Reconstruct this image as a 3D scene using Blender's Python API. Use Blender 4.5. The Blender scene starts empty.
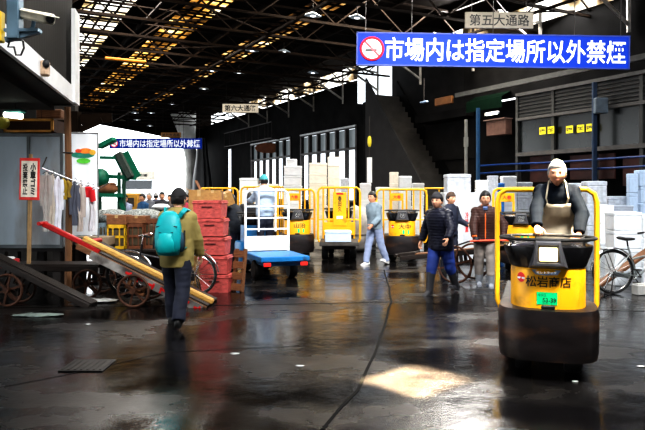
import bpy, math, random
from mathutils import Vector, Matrix, Euler, noise
random.seed(7)
C = bpy.context.scene.collection
SC = bpy.context.scene
V = Vector
PI = math.pi
R = math.radians
F, H0, HOR, CX = 640.0, 1.68, 194.0, 322.5

def at(px, py, Y):
    "the place in the market that the photograph shows at (px,py), Y metres ahead"
    return V(((px - CX) / F * Y, Y, H0 + (HOR - py) / F * Y))

def ground(px, Y):
    return V(((px - CX) / F * Y, Y, 0))

LA = R(28)
def lane(r, v, z=0.0):
    "hall frame: v along the hall axis, r across it"
    return V((-math.sin(LA) * v + math.cos(LA) * r, math.cos(LA) * v + math.sin(LA) * r, z))

# ------------------------------------------------------------------ materials
MATS = {}
def mat(name, col, rough=0.6, metal=0.0, var=0.25, scale=6.0, bump=0.0, dirt=0.0, dirtcol=(0.03, 0.025, 0.02), emit=None, es=0.0, spec=0.5, stretch=None, coat=0.0):
    if name in MATS: return MATS[name]
    m = bpy.data.materials.new(name); m.use_nodes = True
    nt = m.node_tree; b = nt.nodes['Principled BSDF']
    tc = nt.nodes.new('ShaderNodeTexCoord'); src = tc.outputs['Object']
    if stretch:
        mp = nt.nodes.new('ShaderNodeMapping'); mp.inputs['Scale'].default_value = stretch
        nt.links.new(src, mp.inputs[0]); src = mp.outputs[0]
    n = nt.nodes.new('ShaderNodeTexNoise'); n.inputs['Scale'].default_value = scale; n.inputs['Detail'].default_value = 4
    nt.links.new(src, n.inputs['Vector'])
    cr = nt.nodes.new('ShaderNodeValToRGB')
    lo = tuple(max(0, c * (1 - var)) for c in col); hi = tuple(min(1, c * (1 + var * 0.6)) for c in col)
    cr.color_ramp.elements[0].color = lo + (1,); cr.color_ramp.elements[0].position = 0.3
    cr.color_ramp.elements[1].color = hi + (1,); cr.color_ramp.elements[1].position = 0.7
    nt.links.new(n.outputs[0], cr.inputs[0]); out = cr.outputs[0]
    if dirt > 0:
        n2 = nt.nodes.new('ShaderNodeTexNoise'); n2.inputs['Scale'].default_value = scale * 0.7; n2.inputs['Detail'].default_value = 7
        nt.links.new(src, n2.inputs['Vector'])
        r2 = nt.nodes.new('ShaderNodeValToRGB')
        r2.color_ramp.elements[0].position = 0.62 - 0.3 * dirt; r2.color_ramp.elements[1].position = 0.78 - 0.2 * dirt
        nt.links.new(n2.outputs[0], r2.inputs[0])
        mx = nt.nodes.new('ShaderNodeMix'); mx.data_type = 'RGBA'
        nt.links.new(r2.outputs[0], mx.inputs[0]); nt.links.new(out, mx.inputs[6]); mx.inputs[7].default_value = dirtcol + (1,)
        out = mx.outputs[2]
    nt.links.new(out, b.inputs['Base Color'])
    b.inputs['Roughness'].default_value = rough; b.inputs['Metallic'].default_value = metal
    b.inputs['Specular IOR Level'].default_value = spec
    b.inputs['Coat Weight'].default_value = coat
    if bump > 0:
        bp = nt.nodes.new('ShaderNodeBump'); bp.inputs['Strength'].default_value = bump; bp.inputs['Distance'].default_value = 0.02
        nt.links.new(n.outputs[0], bp.inputs['Height']); nt.links.new(bp.outputs[0], b.inputs['Normal'])
    if emit:
        b.inputs['Emission Color'].default_value = emit + (1,); b.inputs['Emission Strength'].default_value = es
    MATS[name] = m
    return m

# ------------------------------------------------------------------ mesh builder
class MB:
    def __init__(s): s.v = []; s.f = []; s.m = []; s.mi = 0
    def add(s, vs, fs):
        o = len(s.v); s.v += [V(p) for p in vs]
        for f in fs: s.f.append([i + o for i in f]); s.m.append(s.mi)
    def box(s, c, size, rot=None, bev=0.0):
        c = V(c); hx, hy, hz = size[0] / 2, size[1] / 2, size[2] / 2
        Mx = rot if rot is not None else Matrix.Identity(3)
        b = min(bev, hx * .9, hy * .9, hz * .9)
        if b <= 0:
            vs = [c + Mx @ V((x, y, z)) for x in (-hx, hx) for y in (-hy, hy) for z in (-hz, hz)]
            s.add(vs, [(0, 1, 3, 2), (4, 6, 7, 5), (0, 4, 5, 1), (2, 3, 7, 6), (0, 2, 6, 4), (1, 5, 7, 3)]); return s
        vs = []; idx = {}
        for x in (-1, 1):
            for y in (-1, 1):
                for z in (-1, 1):
                    for a in range(3):
                        p = [x * (hx - (b if a != 0 else 0)), y * (hy - (b if a != 1 else 0)), z * (hz - (b if a != 2 else 0))]
                        idx[(x, y, z, a)] = len(vs); vs.append(c + Mx @ V(p))
        fs = []
        for sg in (-1, 1):
            q = [(-1, -1), (1, -1), (1, 1), (-1, 1)]
            fs.append([idx[(sg, a, d, 0)] for a, d in (q if sg > 0 else q[::-1])])
            fs.append([idx[(a, sg, d, 1)] for a, d in (q[::-1] if sg > 0 else q)])
            fs.append([idx[(a, d, sg, 2)] for a, d in (q if sg > 0 else q[::-1])])
        for a in (-1, 1):
            for d in (-1, 1):
                fs.append([idx[(-1, a, d, 1)], idx[(1, a, d, 1)], idx[(1, a, d, 2)], idx[(-1, a, d, 2)]])
                fs.append([idx[(a, -1, d, 0)], idx[(a, 1, d, 0)], idx[(a, 1, d, 2)], idx[(a, -1, d, 2)]])
                fs.append([idx[(a, d, -1, 0)], idx[(a, d, 1, 0)], idx[(a, d, 1, 1)], idx[(a, d, -1, 1)]])
                for e in (-1, 1): fs.append([idx[(a, d, e, 0)], idx[(a, d, e, 1)], idx[(a, d, e, 2)]])
        s.add(vs, fs); return s
    def bar(s, p0, p1, w, h, up=(0, 0, 1), bev=0.0):
        p0, p1 = V(p0), V(p1); d = p1 - p0; L = d.length; d.normalize()
        u = V(up)
        if abs(d.dot(u)) > .98: u = V((0, 1, 0))
        sd = d.cross(u).normalized(); u = sd.cross(d)
        M3 = Matrix((d, sd, u)).transposed()
        return s.box((p0 + p1) / 2, (L, w, h), M3, bev)
    def loft(s, rings, cap=True, closed=False):
        n = len(rings[0]); o = len(s.v)
        for r in rings: s.v += [V(p) for p in r]
        m = len(rings)
        for i in range(m if closed else m - 1):
            a = o + i * n; b = o + ((i + 1) % m) * n
            for j in range(n):
                k = (j + 1) % n
                s.f.append([a + j, a + k, b + k, b + j]); s.m.append(s.mi)
        if cap and not closed:
            s.f.append([o + j for j in range(n)][::-1]); s.m.append(s.mi)
            s.f.append([o + (m - 1) * n + j for j in range(n)]); s.m.append(s.mi)
        return s
    def tube(s, pts, r, n=8, closed=False, cap=True, flat=1.0, up=None):
        pts = [V(p) for p in pts]; m = len(pts)
        rr = r if isinstance(r, (list, tuple)) else [r] * m
        ref = None; rings = []
        for i, p in enumerate(pts):
            if closed: t = pts[(i + 1) % m] - pts[i - 1]
            else: t = pts[min(i + 1, m - 1)] - pts[max(i - 1, 0)]
            if t.length < 1e-9: t = V((0, 0, 1))
            t.normalize()
            if ref is None:
                ref = V(up) if up is not None else (V((0, 0, 1)) if abs(t.z) < .9 else V((0, 1, 0)))
            a = ref - t * ref.dot(t)
            if a.length < 1e-6: a = t.orthogonal()
            a.normalize(); b = t.cross(a); ref = a
            rings.append([p + (a * math.cos(2 * PI * k / n) + b * math.sin(2 * PI * k / n) * flat) * rr[i] for k in range(n)])
        return s.loft(rings, cap, closed)
    def cyl(s, p0, p1, r0, r1=None, n=16, cap=True):
        return s.tube([p0, p1], [r0, r0 if r1 is None else r1], n, cap=cap)
    def sph(s, c, r, nu=16, nv=10, rot=None, fn=None):
        c = V(c); r = r if isinstance(r, (tuple, list)) else (r, r, r)
        rings = []
        for i in range(1, nv):
            th = PI * i / nv - PI / 2
            ring = []
            for j in range(nu):
                ph = 2 * PI * j / nu
                d = V((math.cos(th) * math.cos(ph), math.cos(th) * math.sin(ph), math.sin(th)))
                p = V((d.x * r[0], d.y * r[1], d.z * r[2]))
                if fn: p = fn(d, p)
                if rot is not None: p = rot @ p
                ring.append(c + p)
            rings.append(ring)
        return s.loft(rings)
    def ring(s, c, rx, ry, r, axis='z', n=32, m=8):
        c = V(c); pts = []
        for i in range(n):
            a = 2 * PI * i / n; x, y = rx * math.cos(a), ry * math.sin(a)
            pts.append(c + (V((x, y, 0)) if axis == 'z' else V((x, 0, y)) if axis == 'y' else V((0, x, y))))
        up = {'z': (0, 0, 1), 'y': (0, 1, 0), 'x': (1, 0, 0)}[axis]
        return s.tube(pts, r, m, closed=True, up=up)
    def quad(s, *p): s.add(p, [tuple(range(len(p)))]); return s
    def xf(s, M4):
        s.v = [M4 @ p for p in s.v]; return s
    def mesh(s, name):
        me = bpy.data.meshes.new(name); me.from_pydata([tuple(p) for p in s.v], [], s.f)
        me.polygons.foreach_set('material_index', s.m); me.validate(); me.update(); return me
    def build(s, name, mats, parent=None, smooth=True, ang=35):
        me = s.mesh(name)
        for m in (mats if isinstance(mats, (list, tuple)) else [mats]): me.materials.append(m)
        return link(name, me, parent, smooth, ang)

def link(name, me, parent=None, smooth=True, ang=35):
    if smooth and len(me.polygons):
        me.polygons.foreach_set('use_smooth', [True] * len(me.polygons))
        me.set_sharp_from_angle(angle=R(ang))
    o = bpy.data.objects.new(name, me); C.objects.link(o)
    if parent is not None: o.parent = parent
    return o

def tag(o, label=None, cat=None, group=None, kind=None):
    if label: o['label'] = label
    if cat: o['category'] = cat
    if group: o['group'] = group
    if kind: o['kind'] = kind
    return o

def thing(name, label, cat, loc=(0, 0, 0), rz=0.0, group=None, rot=None):
    o = bpy.data.objects.new(name, None); C.objects.link(o); o.empty_display_size = .1
    o.location = loc; o.rotation_euler = rot if rot is not None else (0, 0, rz)
    return tag(o, label, cat, group)

def struct(o): return tag(o, kind='structure')

def copy_tree(o, parent=None):
    c = o.copy(); C.objects.link(c); c.parent = parent
    for ch in o.children: copy_tree(ch, c)
    return c

TMP = bpy.data.scenes.new('workbench')
def baked(o):
    TMP.collection.objects.link(o)
    with bpy.context.temp_override(scene=TMP, view_layer=TMP.view_layers[0]):
        me = bpy.data.meshes.new_from_object(o.evaluated_get(bpy.context.evaluated_depsgraph_get()))
    TMP.collection.objects.unlink(o); return me

def text_mesh(body, w, h, mapfn, bold=0.02, vertical=False):
    "lettering as flat mesh; mapfn turns centred (x,y) metres into a 3-D point"
    cu = bpy.data.curves.new('lettering', 'FONT'); cu.body = '\n'.join(body) if vertical else body
    cu.align_x = 'CENTER'; cu.align_y = 'CENTER'; cu.size = 1; cu.offset = bold; cu.resolution_u = 2; cu.space_line = .95
    o = bpy.data.objects.new('lettering', cu)
    me = baked(o)
    bpy.data.objects.remove(o); bpy.data.curves.remove(cu); me.materials.clear()
    xs = [v.co.x for v in me.vertices]; ys = [v.co.y for v in me.vertices]
    x0, x1, y0, y1 = min(xs), max(xs), min(ys), max(ys)
    for v in me.vertices:
        v.co = mapfn((v.co.x - (x0 + x1) / 2) / (x1 - x0) * w, (v.co.y - (y0 + y1) / 2) / (y1 - y0) * h)
    return me

def letters(name, body, w, h, mapfn, m, parent, bold=0.02, vertical=False):
    me = text_mesh(body, w, h, mapfn, bold, vertical); me.materials.append(m)
    return link(name, me, parent, smooth=False)

def front(cx, cz, y): return lambda x, z: V((cx + x, y, cz + z))

def remeshed(mb, voxel, smooth=4, factor=.5):
    me = mb.mesh('body'); o = bpy.data.objects.new('body', me)
    md = o.modifiers.new('r', 'REMESH'); md.mode = 'VOXEL'; md.voxel_size = voxel
    if smooth:
        sm = o.modifiers.new('s', 'SMOOTH'); sm.factor = factor; sm.iterations = smooth
    res = baked(o)
    bpy.data.objects.remove(o); bpy.data.meshes.remove(me)
    return res

def from_mesh(mb, me):
    mb.add([v.co.copy() for v in me.vertices], [list(p.vertices) for p in me.polygons]); bpy.data.meshes.remove(me)
# ------------------------------------------------------------------ materials list
steel_dark = mat('dark_steel', (.035, .03, .028), .55, .3, .4, 5)
truss_m = mat('rusty_truss_steel', (.022, .013, .008), .7, .0, .5, 3, spec=.15)
roof_m = mat('dark_roof_sheet', (.014, .010, .008), .9, 0, .4, 2, spec=.05)  # very dark brown base colour for the roof
wall_dark = mat('dark_wall', (.011, .0105, .0105), .8, 0, .5, 1.5, bump=.2, spec=.08)  # near-black base colour with random tone
black = mat('black_rubber', (.012, .012, .012), .6)
black_gloss = mat('black_paint', (.012, .012, .014), .25)
yellow = mat('yellow_paint', (.85, .42, .01), .38, 0, .12, 4, dirt=.12, dirtcol=(.25, .11, .01))
yellow_pipe = mat('yellow_pipe_paint', (.85, .47, .02), .4, 0, .12, 4)
rust_bumper = mat('scuffed_bumper_steel', (.020, .016, .017), .42, .3, .5, 3, bump=.4, dirt=.42, dirtcol=(.085, .042, .024), stretch=(1, 1, 2.2))
white = mat('white_paint', (.78, .8, .82), .5, 0, .06, 4)
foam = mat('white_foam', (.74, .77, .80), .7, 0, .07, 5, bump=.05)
foam_w = mat('cream_foam', (.74, .70, .62), .7, 0, .10, 5)
foam_b = mat('blue_white_foam', (.46, .57, .72), .7, 0, .08, 5)
grey_box_m = mat('grey_plastic', (.30, .33, .38), .6, 0, .15, 5)
red_box_m = mat('faded_red_plastic', (.54, .11, .10), .55, 0, .3, 7, dirt=.2, dirtcol=(.20, .04, .035))
card = mat('cardboard', (.38, .22, .08), .8, 0, .2, 5)
card_d = mat('brown_cardboard', (.25, .11, .05), .8, 0, .3, 5)
wood_y = mat('yellow_wood', (.62, .36, .10), .6, 0, .3, 8, stretch=(1, 8, 8))
wood_b = mat('brown_wood', (.20, .09, .04), .7, 0, .4, 8, stretch=(1, 6, 6))
wood_d = mat('dark_wet_wood', (.025, .018, .015), .5, 0, .5, 6, stretch=(1, 6, 6))
rust = mat('rusty_iron', (.11, .05, .03), .6, .4, .5, 9)
red_paint = mat('red_paint', (.42, .015, .015), .45, 0, .2, 6)
blue_sign = mat('blue_sign_sheet', (.0, .028, .33), .55, 0, .08, 2, emit=(.0, .06, .60), es=.16, spec=.2)  # emission added to brighten the sign sheet, which has no lamp
blue_paint = mat('bright_blue_paint', (.015, .18, .45), .4, 0, .2, 5, dirt=.1)
green_paint = mat('green_paint', (.0, .16, .09), .5, 0, .3, 5)
chrome = mat('chrome', (.7, .7, .7), .2, .9, .1)
glow_warm = mat('headlight_glow', (1, .8, .4), .4, emit=(1, .74, .34), es=1.7)
glow_tube = mat('fluorescent_glow', (1, 1, 1), .4, emit=(.95, 1, .85), es=4)
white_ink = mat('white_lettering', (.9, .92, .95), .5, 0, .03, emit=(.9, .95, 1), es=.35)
black_ink = mat('black_lettering', (.02, .018, .015), .5)
red_ink = mat('red_lettering', (.65, .02, .02), .5)
blue_ink = mat('blue_lettering', (.05, .15, .6), .5)
cream = mat('cream_board', (.62, .55, .44), .6, 0, .15, 5, emit=(.62, .55, .44), es=.35)  # slight emission added so the board looks lit; it is no lamp
tan_board = mat('tan_board', (.36, .32, .25), .7, 0, .2, 5)
orange_paint = mat('orange_paint', (.75, .28, .02), .5, 0, .15)
skin = mat('skin', (.62, .34, .22), .5, 0, .08, 12)
skin_warm = mat('tanned_skin', (.58, .29, .18), .5, 0, .1, 12)
lip = mat('lip_skin', (.42, .15, .11), .5)
eye_m = mat('dark_eye', (.03, .02, .015), .25)
hair_blk = mat('black_hair', (.012, .01, .01), .5, 0, .4, 60)
hair_wht = mat('white_hair', (.42, .42, .41), .85, 0, .5, 40, spec=.1)

# ------------------------------------------------------------------ people
def head_fn(hair=None, scale=1.0, capmask=None):
    def fn(d, p):
        x, y, z = p
        t = max(0, -d.z)
        x *= 1 - .30 * t ** 1.6
        if d.y < 0: y *= 1 - .35 * t
        else: y *= 1 - .06 * t
        g = lambda cx, cz, sx, sz: math.exp(-((x - cx) / sx) ** 2 - ((z - cz) / sz) ** 2)
        if d.y > 0.2:
            y += .024 * g(0, -.022, .013, .016) + .014 * g(0, .0, .010, .022)
            y += .006 * (g(.03, .028, .022, .009) + g(-.03, .028, .022, .009))
            y -= .010 * (g(.031, .008, .017, .011) + g(-.031, .008, .017, .011))
            y += .006 * g(0, -.058, .022, .012) - .003 * g(0, -.048, .02, .006)
            y += .010 * g(0, -.092, .02, .014)
            y += .004 * (g(.042, -.02, .02, .02) + g(-.042, -.02, .02, .02))
        return V((x, y, z)) * scale
    return fn

def hair_fn(style):
    base = head_fn()
    def fn(d, p):
        q = base(d, p)
        line = .056 if d.y > .55 else (.056 - (.55 - d.y) * .15 if d.y > -.1 else -.05)
        if style == 'long': line = .05 if d.y > .5 else -.10
        m = max(0.0, min(1.0, (p.z - line) / .014 + .5))
        thick = {'short': 1.13, 'white': 1.17, 'long': 1.14, 'full': 1.2, 'cap': 1.13}[style]
        n = 1 + (.05 * noise.noise(d * 5) + .04 * noise.noise(d * 14) + .03 * max(0, d.z)) if style != 'cap' else 1
        return q * (0.92 + (thick * n - .92) * m)
    return fn

def basis_from(d, nrm):
    d = d.normalized(); n = (nrm - d * nrm.dot(d)).normalized(); return d, n, d.cross(n)

def hand_mb(mb, wrist, d, palm_n, side, curl=.5, spread=.0, thumb_in=.5):
    "palm, four jointed fingers and a thumb; d = along hand, palm_n = out of the palm"
    d, n, w = basis_from(V(d), V(palm_n))
    th = w * side                                   # the thumb side
    P = lambda a, b, c: wrist + d * a + th * b + n * c
    rings = []
    for a, hw, hh in ((-.03, .026, .02), (0, .027, .018), (.03, .036, .016), (.06, .041, .014), (.085, .041, .012), (.092, .036, .008)):
        rings.append([P(a, hw * math.cos(2 * PI * k / 12), hh * math.sin(2 * PI * k / 12)) for k in range(12)])
    mb.loft(rings)
    for i, (b, L) in enumerate(((.031, .072), (.0105, .080), (-.0105, .074), (-.031, .058))):
        p = P(.082, b, 0); pts = [p]; a = curl * .5; r = [.0092]
        for k, fr in enumerate((.45, .32, .23)):
            dirv = d * math.cos(a) + n * math.sin(a) + th * (b * 1.2)
            p = p + dirv.normalized() * L * fr; pts.append(p); a += curl * (.95 + .06 * i); r.append((.0088, .0078, .006)[k])
        pts.append(p + dirv.normalized() * .004); r.append(.003)
        mb.tube(pts, r, 8)
    p = P(.022, .03, .004); pts = [p]; r = [.012]
    a0 = .75
    for k, (L, turn) in enumerate(((.034, 0), (.030, .35), (.024, .45))):
        a0 -= turn * thumb_in
        dirv = d * math.cos(a0) + th * math.sin(a0) + n * (.35 + .5 * thumb_in * (k > 0) * curl)
        p = p + dirv.normalized() * L; pts.append(p); r.append((.0105, .0095, .0065)[k])
    mb.tube(pts, r, 8)

def limb_dir(flex, abd, side):
    return V((math.sin(abd) * side, math.sin(flex) * math.cos(abd), -math.cos(flex) * math.cos(abd)))

def ik(S, W, l1, l2, hint):
    d = W - S; L = min(d.length, (l1 + l2) * .995); d.normalize(); W = S + d * L
    a = (l1 * l1 - l2 * l2 + L * L) / (2 * L); h = math.sqrt(max(0, l1 * l1 - a * a))
    hv = V(hint); hv = (hv - d * hv.dot(d)).normalized()
    return S + d * a + hv * h, W

def samples(pts, rad, k=5):
    "resample a limb poly-line, radii blended"
    o = []; r = []
    for i in range(len(pts) - 1):
        for j in range(k):
            t = j / k; o.append(pts[i].lerp(pts[i + 1], t)); r.append(rad[i] * (1 - t) + rad[i + 1] * t)
    o.append(pts[-1]); r.append(rad[-1]); return o, r

def person(label, loc, rz, height=1.70, lean=0.0, yaw=0.0, pitch=0.0, arms=None, legs=((0, 0), (0, 0)), jacket=None, trousers=None, shoes=None,
           style='plain', hem=.80, hair=('short', None), cap=None, skin_m=None, boots=0.0, boot_m=None, collar=None, voxel=.009, group=None, facing_detail=True,
           curl=.6, bulk=1.0, shoe_pitch=(0, 0), palm=None, gloves=None, cuff=None, cat='person', quilt=.048, sleeve_m=None, brim=True):
    s = height / 1.70
    skin_m = skin_m or skin
    root = thing('person', label, cat, loc, rz, group)
    piv = V((0, 0, .92))
    def T(p):
        t = max(0, min(1, (p.z - .88) / .28)); t = t * t * (3 - 2 * t)
        return piv + Matrix.Rotation(-lean * t, 3, 'X') @ (p - piv)
    # legs (left = -1, right = +1)
    legp = []
    for side, (fl, kn) in zip((-1, 1), legs):
        hip = V((.088 * side, 0, .90)); knee = hip + limb_dir(fl, .03, side) * .43; ank = knee + limb_dir(fl - kn, .0, side) * .40
        legp.append([hip, knee, ank])
    low = min(l[2].z for l in legp)
    dz = -(low - .075)
    off = V((0, 0, dz))
    sp = {}
    armp = []
    defarm = {'flex': .05, 'abd': .12, 'elbow': .25}
    arms = arms or [defarm, defarm]
    for side, a in zip((-1, 1), arms):
        S = T(V((.168 * side, 0, 1.372)))
        if 'to' in a:
            W = V(a['to']) / s - off
            E_, W = ik(S, W, .285, .25, a.get('hint', (side * .6, -.5, -.6)))
        else:
            E_ = S + limb_dir(a['flex'] + a.get('lean', 0), a['abd'], side) * .285
            W = E_ + limb_dir(a['flex'] + a['elbow'], a['abd'] * .4 - a.get('inn', 0), side) * .25
        armp.append([S, E_, W])
    G = Matrix.Translation(off * s) @ Matrix.Scale(s, 4)
    # --- body
    mb = MB()
    rows = [(.82, .12, .10, 0), (.90, .165, .115, 0), (.98, .155, .11, 0), (1.06, .14, .10, .005), (1.16, .15, .11, .01), (1.27, .165, .115, .01), (1.36, .17, .10, 0), (1.42, .12, .08, -.01), (1.46, .06, .06, -.01)]
    mb.loft([[T(V((rx * math.cos(2 * PI * k / 20), yo + ry * math.sin(2 * PI * k / 20), z))) for k in range(20)] for z, rx, ry, yo in rows])
    HS = 1.12; hc = T(V((0, .03, 1.598)))
    mb.tube([T(V((0, -.01, 1.40))), T(V((0, 0, 1.47))), hc + V((0, -.012, -.03))], [.062, .054, .052], 14)
    for l in legp:
        p, r = samples(l, [.085, .055, .04], 5); mb.tube(p, r, 12); mb.sph(l[1], .055, 10, 8)
    for a in armp:
        p, r = samples(a, [.052, .04, .028], 5); mb.tube(p, r, 12); mb.sph(a[0], .055, 10, 8); mb.sph(a[1], .04, 10, 8)
    body = MB(); from_mesh(body, remeshed(mb, max(voxel, .010), 3))
    HM = Matrix.Rotation(-yaw, 3, 'Z') @ Matrix.Rotation(-pitch - lean * .25, 3, 'X') @ Matrix.Scale(HS, 3)
    body.sph(hc, (.076, .096, .118), 44, 32, HM, head_fn())
    for sd in (-1, 1):
        body.sph(hc + HM @ V((.076 * sd, -.005, -.008)), (.010, .020, .032), 10, 8, HM @ Matrix.Rotation(.25 * sd, 3, 'Z'))
    if not gloves:
        hand_target = body
    else:
        hand_target = MB()
    for i, (side, a, ap) in enumerate(zip((-1, 1), armp, arms)):
        d = (a[2] - a[1]).normalized(); hd = V(ap['hand']) if 'hand' in ap else d
        pn = V(ap['palm']) if 'palm' in ap else V((-side, 0.15, 0))
        tside = 1 if (hd.normalized().cross(pn)).dot(V(ap.get('thumb', (0, 1, .3)))) > 0 else -1
        hand_target2 = MB(); hand_mb(hand_target2, a[2], hd, pn, tside, ap.get('curl', curl))
        if voxel <= .010: 
            t2 = MB(); from_mesh(t2, remeshed(hand_target2, .004, 2)); hand_target2 = t2
        (hand_target.add(hand_target2.v, hand_target2.f) if not gloves else hand_target2.xf(G).build('glove', gloves, root, ang=60))
    body.xf(G).build('body', skin_m, root, ang=60)
    # --- face
    if facing_detail:
        for sd in (-1, 1):
            MB().sph(hc + HM @ V((.031 * sd, .0835, .009)), (.013, .006, .0055), 10, 8, HM).xf(G).build('eye', eye_m, root)
            e = MB(); pts = [hc + HM @ V((x * sd, .091 - (x - .03) ** 2 * 6, .030 - abs(x - .03) * .12)) for x in (.014, .022, .03, .038, .046)]
            e.tube(pts, [.003, .0045, .0045, .004, .002], 6).xf(G).build('eyebrow', hair[1] or hair_blk, root)
        m_ = MB(); pts = [hc + HM @ V((x, .096 - x * x * 14, -.056)) for x in (-.022, -.011, 0, .011, .022)]
        m_.tube(pts, [.002, .0045, .0055, .0045, .002], 8).xf(G).build('mouth', lip, root)
    # --- hair / cap
    if hair[0]:
        MB().sph(hc, (.076, .096, .118), 48, 36, HM, hair_fn(hair[0])).xf(G).build('hair', hair[1] or hair_blk, root, ang=80)
    if cap:
        c = MB()
        def cf(d, p):
            q = head_fn()(d, p); m = max(0., min(1., (p.z - .030 - .012 * d.y) / .012 + .5)); return q * (.9 + (1.20 - .9) * m)
        c.sph(hc, (.076, .096, .118), 36, 26, HM, cf)
        cp = c.xf(G).build('cap', cap, root, ang=60)
        if brim:
            b = MB(); top = []
            n = 13
            ring0 = [hc + HM @ V((.082 * math.cos(PI * k / (n - 1)), .06 + .045 * math.sin(PI * k / (n - 1)), .052)) for k in range(n)]
            ring1 = [hc + HM @ V((.080 * math.cos(PI * k / (n - 1)), .075 + .095 * math.sin(PI * k / (n - 1)), .040)) for k in range(n)]
            for dzz in (0, -.005):
                o = [p + HM @ V((0, 0, dzz)) for p in ring0]; q = [p + HM @ V((0, 0, dzz)) for p in ring1]
                b.add(o + q, [(k, k + 1, n + k + 1, n + k) for k in range(n - 1)])
            b.xf(G).build('brim', cap, cp)
    # --- trousers
    def finish(me, name, m, disp):
        me.update()
        nn = [v.normal.copy() for v in me.vertices]; cc = [v.co.copy() for v in me.vertices]
        me.vertices.foreach_set('co', [x for c, n_ in zip(cc, nn) for x in (c + n_ * disp(c))]); me.update()
        me.transform(G); me.materials.append(m)
        return link(name, me, root, True, 70)
    if trousers:
        tb = MB()
        rows = [(.80, .10, .09), (.86, .17, .125), (.92, .178, .13), (.98, .172, .125), (1.03, .16, .115)]
        tb.loft([[T(V((rx * math.cos(2 * PI * k / 20), ry * math.sin(2 * PI * k / 20), z))) for k in range(20)] for z, rx, ry in rows])
        for l in legp:
            end = l[2].lerp(l[1], boots * .9 if boots else -.05)
            p, r = samples([l[0] + V((0, 0, .02)), l[1], end], [.105 * bulk, .082 * bulk, .068 * bulk], 6); tb.tube(p, r, 14); tb.sph(l[1], .082 * bulk, 12, 8)
        finish(remeshed(tb, voxel * 1.3, 4), 'trousers', trousers, lambda c: .008 * noise.noise(c * 9) + .006 * noise.noise(V((c.x * 6, c.y * 6, c.z * 22))))
    if jacket:
        jb = MB(); k_ = bulk
        rows = [(hem, .185, .145), (hem + .05, .192, .15), (.95 if hem < .9 else hem + .08, .188, .146), (1.08, .186, .142), (1.20, .195, .145), (1.30, .203, .143), (1.37, .195, .13), (1.415, .165, .115), (1.445, .125, .10), (1.485, .076, .080)]
        jb.loft([[T(V((rx * k_ * math.cos(2 * PI * k / 28), .004 + ry * k_ * math.sin(2 * PI * k / 28), z))) for k in range(28)] for z, rx, ry in rows])
        for a in armp:
            w = a[2].lerp(a[1], .03)
            p, r = samples([a[0] + (a[0] - T(V((0, 0, 1.34)))) * -.12, a[1], w], [.078 * k_, .068 * k_, .052 * k_], 6); jb.tube(p, r, 14)
            jb.sph(a[0], .076 * k_, 14, 10); jb.sph(a[1], .070 * k_, 12, 8)
        if style == 'puffer':
            disp = lambda c: .008 * (abs(math.sin(PI * c.z / quilt)) ** .7 - .6) + .004 * noise.noise(c * 25)
        else:
            disp = lambda c: .010 * noise.noise(c * 7) + .007 * noise.noise(V((c.x * 9 + c.z * 6, c.y * 9, c.z * 18)))
        finish(remeshed(jb, voxel * 1.2, 4), 'jacket', jacket, disp)
    if collar:
        cb = MB(); pts = []
        for zz, rr in ((1.43, .088), (1.475, .078), (1.50, .072)):
            pts.append([T(V((rr * math.cos(2 * PI * k / 20), .006 + rr * 1.02 * math.sin(2 * PI * k / 20), zz - .022 * max(0, math.sin(2 * PI * k / 20))))) for k in range(20)])
        pts += [[T(V((rr * math.cos(2 * PI * k / 20), .006 + rr * math.sin(2 * PI * k / 20), zz - .022 * max(0, math.sin(2 * PI * k / 20))))) for k in range(20)] for zz, rr in ((1.495, .062), (1.45, .06))]
        cb.loft(pts).xf(G).build('collar', collar, root)
    if cuff:
        for a in armp:
            d = (a[2] - a[1]).normalized(); MB().tube([a[2] - d * .05, a[2] - d * .02, a[2] + d * .012], [.055, .054, .042], 14).xf(G).build('cuff', cuff, root)
    # --- shoes
    for side, l, pt, in zip((-1, 1), legp, shoe_pitch):
        sh = MB(); a = l[2]
        M3 = Matrix.Rotation(-pt, 3, 'X')
        rings = []
        for y, w, zt in ((-.085, .028, .05), (-.07, .038, .075), (-.02, .042, .095), (.04, .043, .075), (.10, .047, .052), (.15, .044, .042), (.175, .030, .030)):
            ring = []
            for k in range(14):
                an = 2 * PI * k / 14; cz = math.sin(an)
                z = -.075 + (zt if cz > 0 else 0) * abs(cz) ** .6 + (.012 if cz <= 0 else .012)
                if cz <= 0: z = -.075
                ring.append(a + M3 @ V((w * math.cos(an), y, z)))
            rings.append(ring)
        sh.loft(rings)
        if boots:
            p, r = samples([a + V((0, -.01, -.03)), a.lerp(l[1], boots)], [.056, .078], 4); sh.tube(p, r, 14)
        sh.xf(G).build('boot' if boots else 'shoe', boot_m or shoes or black, root, ang=50)
    root['_'] = 0; del root['_']
    info = {'T': lambda p: G @ T(V(p)), 'head': G @ hc, 'HM': HM, 'arms': [[G @ p for p in a] for a in armp], 'G': G}
    return root, info
# ------------------------------------------------------------------ the setting
def slab_lane(name, r0, r1, v0, v1, z0, z1, m):
    mb = MB(); vs = [lane(r, v, z) for z in (z0, z1) for r, v in ((r0, v0), (r1, v0), (r1, v1), (r0, v1))]
    mb.add(vs, [(3, 2, 1, 0), (4, 5, 6, 7), (0, 1, 5, 4), (1, 2, 6, 5), (2, 3, 7, 6), (3, 0, 4, 7)])
    return struct(mb.build(name, m, smooth=False))
def add_lane_box(mb, r0, r1, v0, v1, z0, z1):
    vs = [lane(r, v, z) for z in (z0, z1) for r, v in ((r0, v0), (r1, v0), (r1, v1), (r0, v1))]
    mb.add(vs, [(3, 2, 1, 0), (4, 5, 6, 7), (0, 1, 5, 4), (1, 2, 6, 5), (2, 3, 7, 6), (3, 0, 4, 7)])

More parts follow.
